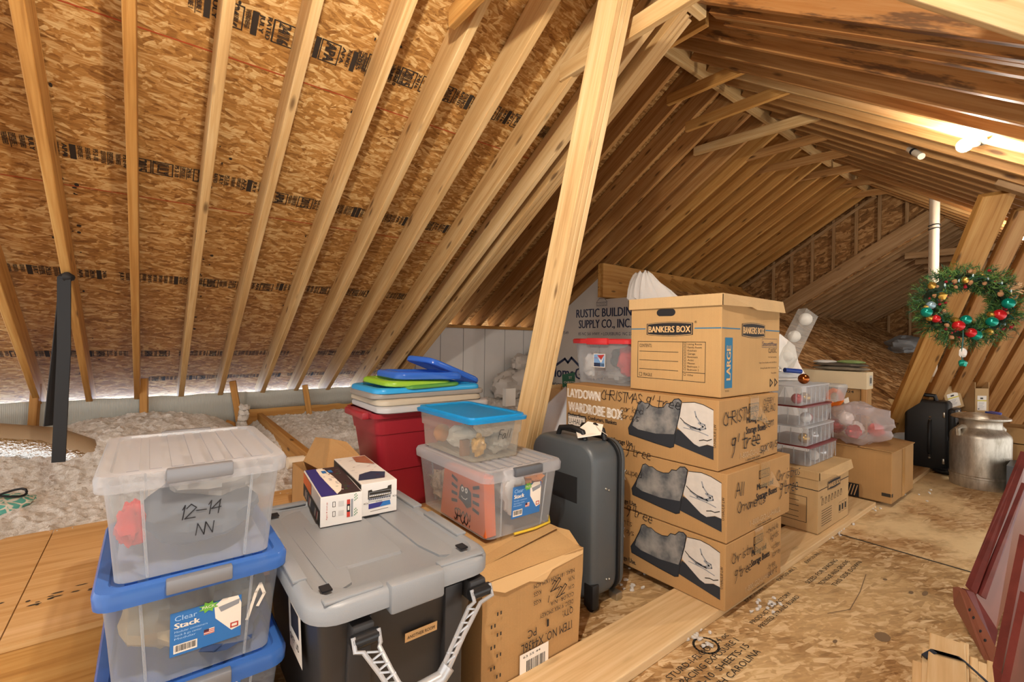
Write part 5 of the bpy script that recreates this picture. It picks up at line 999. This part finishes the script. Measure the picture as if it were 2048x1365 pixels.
# long cream box with folded cloths, supports
q = PT(1688, 765, 4.05); a = V3((q.x-.62, 1.18, 0)); U = V3((.995, -.10, 0)); 
zb = PT(1740, 780, 4.0).z; p0 = PT(1735, 781, 4.0); p1 = PT(1750, 778, 4.15)
g = thing('long_box', 'long cream cardboard box lying across the boxes near the dirty slope', 'box', (p0.x, p0.y+.3, zb))
m = MB(); m.box(p0.x-.02, p0.x+.16, p0.y, p0.y+.72, zb, zb+.15, c=.004); m.build('carton_body', m_cream, g)
d = Decal((p0.x-.02, p0.y, zb), (1, 0, 0), (0, 0, 1)); d.rect(.07, .03, .08, .09, plain('label_grey', '#b9b3a8', .6)); d.bars(.08, .05, .05, .05, m_ink, 3); d.build('printing', g)
zc = zb+.15
def folded(name, label, cx, cy, z, sx, sy, h, mat, seed):
    m = MB(); blob(m, (cx, cy, z+h/2), (sx, sy, h/2), seed, .12, 24, 2.5); return tag(m.build(name, mat, org=(cx, cy, z), smooth=True), label, 'cloth', 'folded cloths on the long cream box')
cx_, cy_ = p0.x+.06, p0.y+.22
folded('folded_cloth', 'taupe folded cloth at the bottom of the pile on the long cream box', cx_, cy_, zc, .10, .22, .045, plain('taupe_cloth', '#8d806c', .9, var=.3, scale=14), 1)
folded('folded_cloth', 'brown folded cloth in the middle of the pile on the long cream box', cx_, cy_, zc+.036, .10, .21, .04, plain('brown_cloth', '#6d6153', .9, var=.3, scale=14), 2)
folded('folded_cloth', 'green edged cloth on the right end of the pile on the long cream box', cx_, cy_-.08, zc+.065, .08, .11, .035, plain('sage_cloth', '#93a865', .9, var=.2, scale=14), 3)
folded('folded_cloth', 'white lace cloth on the left end of the pile on the long cream box', cx_, cy_+.12, zc+.06, .07, .10, .035, m_whitecl, 4)
q = PT(1690, 800, 4.15); g = card_box('carton', 'brown carton with a small number under the long cream box', q.x-.02, q.x+.3, q.y-.12, q.y+.45, .5, zb-.003, m_card2)
d = Decal((q.x-.02, q.y+.10, zb-.06), (0, -1, 0), (0, 0, 1)); d.text('7024', .08, .02, .022, m_black, w=.09, bold=.001); d.build('printing', g)
tag(beam('prop_stick', (q.x+.0, q.y-.15, .3), (q.x+.0, q.y-.15, zb), .04, .05, m_brown, zref=(-1, 0, 0)), 'short brown stick standing under the right end of the long cream box', 'stick')
m = MB(); m.prism([PT(u, v, 4.0) for u, v in ((1650, 795), (1666, 790), (1700, 812), (1703, 850), (1690, 880), (1652, 880))], FW*.01); m.prism([PT(u, v, 3.98) for u, v in ((1650, 795), (1666, 790), (1700, 812), (1697, 830), (1672, 842))], FW*.006)
tag(m.build('flattened_carton', m_card2, org=PT(1675, 880, 4.0)), 'brown carton flap standing open behind the white plastic bag', 'box')
m = MB(); m.prism([PT(u, v, 3.97) for u, v in ((1686, 800), (1697, 795), (1703, 826), (1692, 818))], FW*.01); tag(m.build('paper_slip', m_white, org=PT(1694, 826, 3.97)), 'white paper slip sticking up behind the brown flap', 'paper')
# carton with the plastic bag
q0, q1 = PZ(1783, 1018, .0), PZ(1825, 985, .0); xb, yb = q0.x, q0.y; zt = .415
g = thing('carton', 'plain brown carton on the floor holding up a white plastic bag', 'box', (xb+.3, yb+.2, 0))
m = MB(); m.box(xb, xb+.64, yb, yb+.42, .03, zt, c=.006); m.build('carton_body', m_card2, g)
m = MB(); m.prism([(xb-.012, yb-.012, zt+.0), (xb+.66, yb-.004, zt-.01), (xb+.66, yb+.2, zt+.012), (xb-.01, yb+.2, zt+.006)], (0, 0, .006)); m.build('flap', m_card2, g)
m = MB(); m.prism([(xb-.012, yb+.21, zt+.002), (xb+.64, yb+.21, zt+.004), (xb+.64, yb+.43, zt+.004), (xb-.01, yb+.43, zt+.004)], (0, 0, .006)); m.build('flap', m_card2, g)
d = Decal((xb, yb+.42, .03), (0, -1, 0), (0, 0, 1), .0015); d.rect(.36, .05, .055, .025, m_ink); d.rect(.12, .0, .10, .10, m_black); 
for k in range(4): d.line([(.13+.02*k, .01), (.15+.02*k, .09)], .006, m_tanprint, 1)
d.build('printing', g)
d = Decal((xb, yb, .03), (1, 0, 0), (0, 0, 1), .0015); d.rect(.0, .05, .03, .025, m_ink); d.build('printing', g); d = Decal((xb, yb, .03), (1, 0, 0), (0, 0, 1), .0015); d.rect(.28, .0, .09, zt-.03, plain('clear_tape', '#bd8d52', .2)); d.build('packing_tape', g)
m_bag = clear('bag_plastic', '#f6f0f0', '#e6dede', .22, .2)
c = V3((xb+.12, yb+.27, zt+.028)); g = thing('plastic_bag', 'knotted translucent white shopping bag with an orange handle on the brown carton', 'bag', c)
m = MB(); blob(m, c+V3((.03, .0, .135)), (.235, .235, .155), 7, .22, 36, 2.2); m.build('bag_body', m_bag, g, smooth=True)
m = MB(); blob(m, c+V3((.04, -.02, .26)), (.10, .09, .05), 9, .3, 18, 2); m.build('bag_knot', m_bag, g, smooth=True)
o0 = c+V3((-.045, .125, .285)); m = MB(); m.tube([o0+V3((.0, .05*math.cos(a*.7)-.0, .06*math.sin(a*.7)+.05)) for a in range(10)], .02, 8); m.build('orange_handle', plain('orange_plastic', '#e8741a', .35), g, smooth=True)
for k, (dx, dy, dz, mt, nm) in enumerate(((.0, .12, .10, m_redball, 'red'), (-.08, -.02, .08, m_redball, 'red'), (.05, .0, .09, m_whitecl, 'white'), (.1, -.12, .09, m_redcl, 'red'), (-.02, .05, .17, m_whitecl, 'white'))):
    soft('bag_filling', '%s crumpled thing inside the translucent white shopping bag' % nm, 'decoration', c+V3((dx, dy, dz)), (.06, .06, .06), mt, k+2, .3, 'fillings of the white shopping bag')
# ------------------------------------------------------------------ black suitcase, milk can and what stands behind them
bxn = V3((6.02, .95, 0)); g = thing('suitcase', 'black soft suitcase with two front pockets standing left of the metal can', 'suitcase', bxn)
bx0, bx1, by0, by1 = 5.92, 6.22, .86, 1.185
m = MB(); m.loft([rr((bx0+bx1-.1)/2, (by0+by1)/2, z, (bx1-bx0-.1)/2-i, (by1-by0)/2-i, .03) for z, i in ((.03, .012), (.05, 0), (.66, 0), (.685, .015))], True, True); m.build('case_body', m_case2, g, smooth=True)
m = MB(); m.box(bx0+.01, bx1, by0-.035, by0+.01, .07, .33, c=.015); m.box(bx0+.01, bx1-.02, by0-.05, by0+.01, .35, .62, c=.02); build_each(m, 'front_pocket', m_case2, g, True)
m = MB(); m.tube([(bx0-.002, by0+.13, .50), (bx0-.03, by0+.13, .47), (bx0-.035, by0+.13, .32), (bx0-.03, by0+.13, .2), (bx0-.002, by0+.13, .17)], .014, 8); m.build('handle', m_case2, g, smooth=True)
m = MB()
for zz_ in (.53, .50, .17, .14): m.ball((bx0-.008, by0+.13, zz_), .011, 8)
build_each(m, 'rivet', m_metal, g, True)
m = MB()
for xx, zz_, yy in ((bx0-.002, .56, by0+.03), (bx0+.05, .48, by0-.045), (bx0+.10, .36, by0-.05), (bx0-.002, .12, by0+.03), (bx0+.14, .58, by0-.05)): m.box(xx-.006, xx+.012, yy-.006, yy+.01, zz_-.025, zz_+.025, c=.003)
build_each(m, 'zip_pull', m_metal, g, True)
m = MB(); m.tube([(bx0+.07, by0+.1, .68), (bx0+.07, by0+.11, .73), (bx0+.07, by0+.2, .735), (bx0+.07, by0+.23, .68)], .02, 8); m.build('handle', m_case2, g, smooth=True)
m = MB(); m.tube([(bx0+.04, by0+.05, .0), (bx0+.04, by0+.05, .05)], .02, 8); m.tube([(bx0+.04, by1-.05, .0), (bx0+.04, by1-.05, .05)], .02, 8); m.tube([(bx1-.12, by0+.05, .0), (bx1-.12, by0+.05, .05)], .02, 8); build_each(m, 'foot', m_metal, g)
mc = V3((5.70, .625, 0)); t = NT('can_metal'); nz = t.noise(t.map(t.obj(), (8, 8, 2)), 3, 5, .7); t.bsdf(Base_Color=t.ramp(nz, [(.35, '#a89f8f'), (.6, '#d0c9bb')]), Metallic=.75, Roughness=.38); m_can = t.m
g = thing('milk_can', 'old metal milk can with a domed lid and two ear handles', 'milk can', mc)
m = MB(); m.lathe([(.188, 0), (.193, .01), (.193, .085), (.199, .09), (.199, .105), (.193, .11), (.195, .43), (.19, .455), (.165, .487), (.142, .505), (.136, .52), (.136, .57), (.142, .58)], 40, mc); m.build('can_body', m_can, g, smooth=True)
m = MB(); m.lathe([(.140, .572), (.178, .585), (.19, .592), (.186, .605), (.15, .622), (.06, .634), (.0, .635)], 40, mc, True, False); m.build('lid', m_can, g, smooth=True)
for sg in (-1, 1):
    m = MB(); dirv = V3((RT.x, RT.y, 0)).normalized()*sg; tg = V3((-dirv.y, dirv.x, 0)); b0 = mc+V3((0, 0, .5))
    ring_ = [b0+dirv*.13+tg*.05+V3((0, 0, .0)), b0+dirv*.185+tg*.055+V3((0, 0, .01)), b0+dirv*.2+V3((0, 0, .0)), b0+dirv*.185-tg*.055+V3((0, 0, -.0)), b0+dirv*.17-tg*.05+V3((0, 0, -.05))]
    m.tube([b0+dirv*.125+V3((0, 0, .01)), b0+dirv*.175+V3((0, 0, .015)), b0+dirv*.20+V3((0, 0, -.005)), b0+dirv*.193+V3((0, 0, -.06))], [.02, .022, .022, .02], 8); m.build('ear_handle', m_can, g, smooth=True)
fd = V3((-FW.x, -FW.y, 0)); cyl = []
vs, fs_g, xa, xb_ = glyphs('UNIVERSAL'); 
def wrapped(tx, z, h, span):
    vs, fs, xa, xb_ = glyphs(tx); out = []
    a0 = math.atan2(fd.y, fd.x)
    for vx, vy in vs: th = a0+.25+span*((vx-xa)/(xb_-xa)-.5); out.append((mc.x+.1975*math.cos(th), mc.y+.1975*math.sin(th), z+vy*h/.73))
    return out, fs
m = MB()
for tx, z in (('UNIVERSAL', .265), ('DAIRY', .225)): v_, f_ = wrapped(tx, z, .022, .75 if z > .25 else .55); m.add(v_, f_)
m.build('embossed_lettering', plain('can_relief', '#a59c8c', .35, .8), g, smooth=None)
q = PT(1905, 830, 4.9)
g = thing('carton_tray', 'shallow brown tray of cardboard behind the metal can', 'tray', (q.x, q.y, q.z-.1)); m = MB(); x0, x1, y0, y1, zb_, zt_ = 6.0, 6.35, .35, .80, .36, .50
for a in ((x0, x0+.008, y0, y1), (x1-.008, x1, y0, y1), (x0, x1, y0, y0+.008), (x0, x1, y1-.008, y1)): m.box(*a, zb_-.2, zt_)
m.box(x0, x1, y0, y1, zb_, zb_+.008); m.build('tray_body', m_card2, g)
def tallbox(label, u0, u1, v0, v1, t, tilt, seed):
    a = PT(u0, v1, t); w = (u1-u0)/FPX*t*1.0; h = (v1-v0)/FPX*t; g = thing('open_carton', label, 'box', a)
    mt = Matrix.Translation(a) @ Matrix.Rotation(math.atan2(RT.y, RT.x), 4, 'Z') @ Matrix.Rotation(tilt, 4, 'Y'); m = MB(); w1 = w*.62; dp = w*.9
    for b in ((0, w1, 0, .006), (0, w1, dp-.006, dp), (0, .006, 0, dp), (w1-.006, w1, 0, dp)): m.box(*b, 0, h*(.80 if b[3] < .01 and b[1] == w1 else 1), mat=mt)
    m.box(0, w1, 0, dp, 0, .006, mat=mt); m.build('carton_body', m_card3, g)
    R3 = mt.to_3x3(); d = Decal(mt @ V3((0, 0, 0)), R3 @ V3((1, 0, 0)), R3 @ V3((0, 0, 1))); d.rect(w1*.18, h*.08, w1*.64, h*.48, m_white); d.rect(w1*.18, h*.38, w1*.64, h*.04, plain('yellow_print', '#d8c63a', .5), 1); d.rect(w1*.38, h*.45, w1*.2, h*.05, m_ink, 1)
    for k in range(5): d.rect(w1*.26, h*(.32-.04*k), w1*(.4-.05*(k % 3)), .003, m_greyprint, 1)
    d.rect(w1*.22, h*.11, w1*.1, h*.03, m_ink, 2); d.build('label', g); return g
tallbox('tilted open brown carton with a white label standing in the cardboard tray', 1896, 1952, 765, 823, 4.55, -.30, 1)
tallbox('upright open brown carton with a white label right of the tilted one', 1949, 1995, 765, 826, 4.5, 0, 2)
q = PT(1868, 790, 5.3); card_box('carton', 'flat brown carton behind the black suitcase', q.x-.1, q.x+.3, q.y-.12, q.y+.25, .25, q.z+.05, m_card3)
m = MB(); q = PT(1985, 829, 4.3); m.prism([PT(1970, 826, 4.35), PT(2000, 834, 4.2), PT(2004, 829, 4.35), PT(1982, 825, 4.45)], (0, 0, .012)); tag(m.build('blue_lid_piece', plain('bright_blue', '#1f52c8', .4), org=q), 'bright blue plastic piece behind the lid of the metal can', 'plastic piece')
# insulated pipe and fluff by the foot of the brace
m = MB(); m.tube([PT(1775, 882, 4.75), PT(1810, 874, 4.8), PT(1850, 855, 4.95), PT(1890, 848, 5.1)], .06, 14); tag(m.build('wrapped_pipe', m_whitecl, org=PT(1810, 890, 4.8), smooth=True), 'white insulated pipe crossing in front of the leaning board foot', 'pipe')
m = MB(); rs = random.Random(3)
for k in range(26): u, v = rs.uniform(1765, 1850), rs.uniform(840, 900); blob(m, PT(u, v, rs.uniform(4.9, 5.2)), (.055, .055, .04), k, .5, 10, 3)
tag(m.build('insulation_heap', m_insul, org=PT(1805, 890, 5.0), smooth=True), 'loose white insulation heaped at the foot of the leaning board', 'insulation', kind='stuff')
m = MB(); m.prism([PT(1770, 868, 5.0), PT(1776, 828, 5.1), PT(1792, 800, 5.2), PT(1800, 806, 5.15), PT(1783, 862, 5.0)], FW*.1); tag(m.build('wood_offcut', m_post, org=PT(1775, 868, 5)), 'short pale offcut leaning at the foot of the wide leaning board', 'offcut')
soft('poly_sheet', 'pale plastic sheet bunched on the edge of the dirty sloping boards', 'sheet', PT(1812, 690, 8.0), (.22, .3, .16), plain('poly_film', '#8d9296', .35), 4, .35)
m = MB(); c = PZ(1905, 945, .02)
for r_, z_ in ((.1, .012), (.13, .03), (.11, .05)): m.tube([(c.x+r_*math.cos(a*.42), c.y+r_*math.sin(a*.42), z_+.006*math.sin(a)) for a in range(16)], .011, 6)
tag(m.build('black_cable', m_strap, org=(c.x, c.y, 0), smooth=True), 'black cable coiled on the floor between the suitcase and the metal can', 'cable')
m = MB(); q = PT(2030, 858, 4.6); m.tube([PT(2003, 852, 4.9), PT(2060, 868, 4.5)], .02, 8); tag(m.build('metal_rail', m_metal, org=q, smooth=True), 'shiny metal rail at the right edge behind the can', 'rail')
soft('insulation_bed', 'white insulation lying at the far right behind the can', 'insulation', PT(2050, 890, 5.2), (.6, .45, .12), m_insul, 6, .3)
m = MB(); m.tube([PT(2022, 838, 6.3), PT(2022, 765, 6.3), PT(2032, 757, 6.3), PT(2060, 757, 6.3)], .04, 10); tag(m.build('vent_pipe', m_pvc, org=PT(2022, 838, 6.3), smooth=True), 'dim bent plastic pipe at the dark right edge above the can', 'pipe')
a = PZ(2012, 998, 0); g = thing('metal_cabinet', 'dark grey metal cabinet edge at the right, in front of the milk can', 'cabinet', a)
m = MB(); m.box(a.x-.02, a.x+.3, a.y-.55, a.y, .0, .05, c=.003); m.box(a.x-.02, a.x+.3, a.y-.55, a.y, .05, .27, c=.004); m.build('cabinet_body', plain('grey_steel', '#4e545a', .4, .3), g)
m = MB(); m.box(a.x-.025, a.x-.02, a.y-.5, a.y-.05, .08, .27); m.build('cabinet_door', plain('pale_steel', '#8b9299', .35, .3), g)
# ------------------------------------------------------------------ dark red bed parts and slats at the lower right
t = NT('red_paint'); nz = t.noise(t.obj(), 14, 4); t.bsdf(Base_Color=t.ramp(nz, [(.3, '#57211f'), (.7, '#70302c')]), Roughness=.42); m_redp = t.m
m_redp2 = plain('rust_tone', '#85503f', .4, var=.08)  # lighter, browner red for the panel and foot block
g = thing('bed_rail', 'dark red painted bed part leaning at the right edge, four holes in its foot', 'furniture part', PZ(1960, 1300, .0))
def quadbox(mb, pts, d): mb.prism([PT(u, v, t_) for u, v, t_ in pts], d)
d_ = FW*.03
m = MB(); quadbox(m, ((1942, 1178, 1.95), (2052, 905, 2.35), (2052, 925, 2.3), (1953, 1190, 1.92)), FW*.025); m.build('side_board', m_redp, g)
m = MB(); quadbox(m, ((1950, 1186, 1.95), (2052, 915, 2.34), (2052, 1095, 2.2), (1990, 1270, 1.9)), FW*.02+RT*.0); m.build('panel', m_redp2, g)
m = MB(); quadbox(m, ((1962, 1192, 1.92), (2052, 968, 2.22), (2052, 985, 2.2), (1972, 1200, 1.9)), FW*.02-RT*.0-UP*.0); m.build('moulding', m_redp, g)
m = MB(); P_ = [PT(u, v, t_) for u, v, t_ in ((1919, 1183, 1.94), (1931, 1182, 1.92), (1992, 1296, 1.74), (1984, 1330, 1.72), (1921, 1218, 1.93))]; m.prism(P_, FW*.03); m.build('foot_block', m_redp2, g)
m = MB(); P2 = [PT(u, v, t_) for u, v, t_ in ((1932, 1181, 1.92), (1948, 1186, 1.92), (1996, 1262, 1.8), (1990, 1296, 1.75))]; m.prism(P2, FW*.02); m.build('foot_moulding', m_redp, g)
n0 = (P_[2]-P_[1]).normalized(); n1 = (P_[4]-P_[0]).normalized(); nn = n0.cross(n1).normalized(); nn = -nn if nn.dot(FW) > 0 else nn
m = MB()
for u, v in ((1934, 1246), (1938, 1258), (1944, 1280), (1948, 1294)):
    pass
for f in (.30, .42, .62, .75):
    c = P_[0]*(1-f)+P_[3]*f+(P_[2]-P_[3])*.35*f-FW*.004; m.ball(c, .006, 8, (.8, .8, 1.4))
build_each(m, 'screw_hole', m_black, g)
g = thing('bed_rail', 'dark red painted board at the very right edge, nearest the camera', 'furniture part', PT(2020, 1365, 1.3))
m = MB(); quadbox(m, ((2056, 1075, 1.5), (2003, 1345, 1.32), (2010, 1400, 1.3), (2062, 1400, 1.4)), FW*.025); m.build('side_board', m_redp, g)
m = MB(); quadbox(m, ((2056, 1190, 1.3), (2018, 1372, 1.22), (2022, 1410, 1.2), (2062, 1410, 1.3)), FW*.02); m.build('panel', m_redp, g)
# slats tied with a strap
sg_ = thing('slat_bundle', 'bundle of pale pine bed slats tied with a dark strap at the lower right corner', 'bundle', PZ(1900, 1330, .0))
def slat(u0, u1, v, z, thick):
    a, b = PZ(u0, v, z), PZ(u1, v+3, z); uc = (u0+u1)/2; dirn = V3(((PZ(uc, v, z)-EYEP).x, (PZ(uc, v, z)-EYEP).y, 0)).normalized(); c = (a+b)/2
    beam('slat', c, c-dirn*.75, (b-a).length, thick, m_slat, below=thick, parent=sg_)
for a in ((1867, 1922, 1275, .118, .02), (1921, 1937, 1284, .105, .05), (1846, 1866, 1296, .085, .05), (1826, 1846, 1322, .06, .05), (1940, 1955, 1314, .075, .05), (1957, 1973, 1324, .07, .05), (1975, 1992, 1322, .07, .05)): slat(*a)
m = MB(); ribbon(m, [PZ(1849, 1320, .05), PZ(1850, 1313, .10), PZ(1868, 1303, .124), PZ(1922, 1318, .124), PZ(1940, 1334, .11), PZ(1960, 1352, .09), PZ(1985, 1375, .08)], .022, FW, .003); m.build('strap', plain('navy_webbing', '#1d2736', .7), sg_)
# ------------------------------------------------------------------ wreath
WT = 3.2
wc = PT(1932, 612, WT); g = thing('christmas_wreath', 'green Christmas wreath with red, teal and gold baubles hanging in front of the leaning board', 'wreath', wc+V3((0, 0, -.3)))
RX, RZ = .262, .185; u_ = V3((RT.x, RT.y, 0)).normalized(); f_ = V3((FW.x, FW.y, 0)).normalized(); rs = random.Random(11)
def wpt(a, r=0.0, dep=0.0, k=1.0): return wc+u_*(RX*k*math.cos(a)+r*math.cos(a))+UP0*(RZ*k*math.sin(a)+r*math.sin(a))-f_*dep
m = MB(); m.tube([wpt(2*math.pi*k/40) for k in range(41)], .035, 8); m.build('wreath_ring', plain('dark_branch', '#20301c', .9), g, smooth=True)
ndl = [MB(), MB(), MB()]
for k in range(900):
    a = rs.uniform(0, 2*math.pi); th = rs.uniform(0, 2*math.pi); base = wpt(a, .03*math.cos(th), .035*math.sin(th)); tang = (u_*(-math.sin(a))*RX+UP0*math.cos(a)*RZ).normalized()
    outw = (u_*math.cos(a)+UP0*math.sin(a))*math.cos(th)-f_*math.sin(th); br = (outw+tang*rs.uniform(-.9, .9)).normalized(); Ls = rs.uniform(.05, .085)*(1.25 if math.cos(th) > 0 else .75); mb = ndl[rs.randrange(3)]
    for q in range(13):
        p = base+br*Ls*(.15+.85*q/13); nd = (br*.8+V3((rs.gauss(0, 1), rs.gauss(0, 1), rs.gauss(0, 1))).normalized()*.75).normalized()*rs.uniform(.025, .045); sd = nd.cross(V3((rs.gauss(0, 1), rs.gauss(0, 1), rs.gauss(0, 1)))).normalized()*.0024
        mb.add([p-sd, p+sd, p+nd], [(0, 1, 2)])
for mb, (nm, cc) in zip(ndl, (('a', '#24492a'), ('b', '#33602f'), ('c', '#5d8038'))): mb.build('pine_needles', plain('needles_'+nm, cc, .6), g, smooth=None)
def wpx(u, v, dp=.07): return PT(u, v, WT-dp)
for (u, v), mt, r, nm in (((1853, 625), m_teal, .034, 'teal'), ((2017, 607), m_teal, .036, 'teal'), ((1932, 640), m_teal, .032, 'teal'), ((1984, 644), m_teal, .034, 'teal'), ((1952, 671), m_teal, .034, 'teal'), ((1999, 630), m_redball, .037, 'red'), ((1917, 652), m_redball, .036, 'red'), ((1872, 638), m_redball, .026, 'red'), ((1942, 666), m_redball, .032, 'red'), ((1862, 611), plain('ice_ball', '#8fa9b5', .25, .4), .027, 'pale blue')):
    b = MB(); b.ball(wpx(u, v, .09), r, 14); tag(b.build('bauble', mt, g, smooth=True), '%s bauble' % nm)
for (u, v), r in (((1911, 641), .022), ((1982, 630), .022), ((1978, 664), .024), ((1859, 636), .022), ((1853, 615), .018), ((1884, 593), .028), ((1864, 572), .025), ((1929, 561), .024), ((1960, 548), .02)):
    b = MB(); b.ball(wpx(u, v, .08), r, 10, (1, 1, 1), .25, int(u), 4); tag(b.build('gold_ornament', m_gold, g, smooth=True), 'gold ornament')
b = MB()
for k in range(46): a = rs.uniform(0, 2*math.pi); b.ball(wpt(a, rs.uniform(-.06, .07), rs.uniform(.05, .08)), rs.uniform(.007, .012), 6)
build_each(b, 'berry', plain('berry_red', '#8f1f2a', .3), g, True)
b = MB()
for k in range(20): a = rs.uniform(0, 2*math.pi); b.ball(wpt(a, rs.uniform(-.06, .08), rs.uniform(.05, .085)), rs.uniform(.010, .018), 8, (1, 1, 1), .4, k, 4)
build_each(b, 'pine_cone', plain('cone_brown', '#a2744d', .7), g, True)
b = MB()
for k in range(18): q = wpx(2023, 578, .07); dd_ = V3((rs.gauss(0, 1), rs.gauss(0, 1), rs.gauss(0, 1))).normalized(); b.tube([q, q+dd_*rs.uniform(.04, .07)], .004, 5)
b.build('gilded_sprig', plain('gilt', '#d9b184', .5), g)
b = MB(); pts = [wpt(a*.13+.5, .02*math.sin(a*3.1), .065+.012*math.cos(a*2)) for a in range(48)]; b.tube(pts, .0035, 5); b.build('light_string', plain('green_wire', '#1f5a55', .5), g)
b = MB()
for k in range(0, 48, 3): b.ball(pts[k]+V3((0, 0, .008)), .008, 6, (.7, .7, 1.6))
build_each(b, 'fairy_bulb', plain('ice_glass', '#cfe6ea', .15), g, True)
b = MB(); b.tube([wpx(1926, 642, .1), wpx(1926, 680, .09), wpx(1923, 705, .09), wpx(1925, 722, .09)], .004, 5); b.build('hanging_wire', plain('green_wire', '#1f5a55', .5), g)
b = MB(); blob(b, wpx(1926, 706, .09), (.022, .022, .03), 3, .5, 12, 4); b.build('lace_tassel', m_whitecl, g, smooth=True)
b = MB(); blob(b, wpx(1925, 727, .09), (.024, .024, .02), 5, .5, 12, 4); b.build('wire_plug', m_teal, g, smooth=True)
# ------------------------------------------------------------------ pipe through the roof, bulbs, odds and ends
pp = V3((6.75, 1.12, 0)); g = thing('vent_pipe', 'white plastic pipe rising to the roof behind the wreath', 'pipe', pp)
m = MB(); m.tube([pp, pp+V3((0, 0, 3.1))], .045, 20); m.build('pipe_run', m_pvc, g, smooth=True)
m = MB()
for z in (2.50, 2.54): m.tube([pp+V3((.048*math.cos(a*.45), .048*math.sin(a*.45), z+.006*math.sin(a*.9))) for a in range(15)], .006, 5)
build_each(m, 'wire_wrap', m_black, g, True)
t = PT(1805, 295, 3.55); a, b = PT(1789, 281, 3.65), PT(1843, 313, 3.2); g = thing('stub_pipe', 'short white pipe stub hanging under the rafters left of the light bulb', 'pipe', a)
m = MB(); m.tube([a, b], .022, 12); m.build('pipe_run', m_pvc, g, smooth=True)
m = MB(); q = a*.25+b*.75; m.tube([a*.28+b*.72, a*.22+b*.78], .0235, 12); m.build('wire_wrap', m_black, g)
m_bulb = emit('bulb_glow', (1, .92, .80, 1), BULB); m_por = plain('porcelain', '#e9e4da', .35)
bl = V3((3.51, .414, zr(.414)))
g = thing('light_bulb', 'glowing bare light bulb hanging from a rafter at the upper right', 'light bulb', bl)
m = MB(); m.box(bl.x-.05, bl.x+.05, bl.y-.045, bl.y+.045, bl.z-.014, bl.z-.002, c=.004); m.build('base_plate', plain('tin_plate', '#8b8a86', .4, .6), g)
bc = PT(1929, 291, 2.44); nk = bl+V3((0, 0, -.014))
m = MB(); m.tube([nk, nk.lerp(bc, .55)], .016, 12); m.build('lamp_holder', m_por, g, smooth=True)
m = MB(); m.ball(bc, .034, 20); m.build('bulb_glass', m_bulb, g, smooth=True)
c2 = copy_thing(g, (.40, .47, zr(.47)), 'glowing bare light bulb on the rafters just above the camera')
for ch in c2.children:
    if ch.name.startswith('bulb_glass'): ch.data = ch.data.copy(); ch.data.materials[0] = emit('bright_bulb_glow', (1, .92, .80, 1), BULB2)
added_bulb = copy_thing(g, (6.66, .41, zr(.41)), 'added unseen light bulb farther along the right rafters, brightening the far attic')  # extra bulb out of view, added to brighten the far attic
for ch in added_bulb.children:
    if ch.name.startswith('bulb_glass'): ch.data = ch.data.copy(); ch.data.materials[0] = emit('added_bulb_glow', (1, .92, .80, 1), 850.0)
# loose scraps on the floor
m = MB(); rs = random.Random(21)
for u, v, n_, s in ((1400, 1275, 9, 40), (1330, 1240, 6, 30), (1260, 1170, 8, 30), (1290, 1140, 8, 40), (1530, 1215, 8, 25), (1545, 1205, 6, 20), (1690, 1045, 8, 20), (1700, 1020, 5, 25), (1680, 1065, 6, 12), (1390, 1262, 5, 20), (1840, 985, 6, 30), (1655, 1075, 4, 14), (1060, 1330, 6, 40), (1750, 1020, 5, 20)):
    for k in range(n_): q = PZ(u+rs.gauss(0, s*.5), v+rs.gauss(0, s*.25), .006); blob(m, q, (rs.uniform(.006, .016), rs.uniform(.006, .014), .006), k, .5, 6, 3)
tag(m.build('insulation_scrap', m_insul, org=(2.2, .9, 0), smooth=True), 'tiny white scraps of insulation scattered over the board floor', 'scraps', kind='stuff')
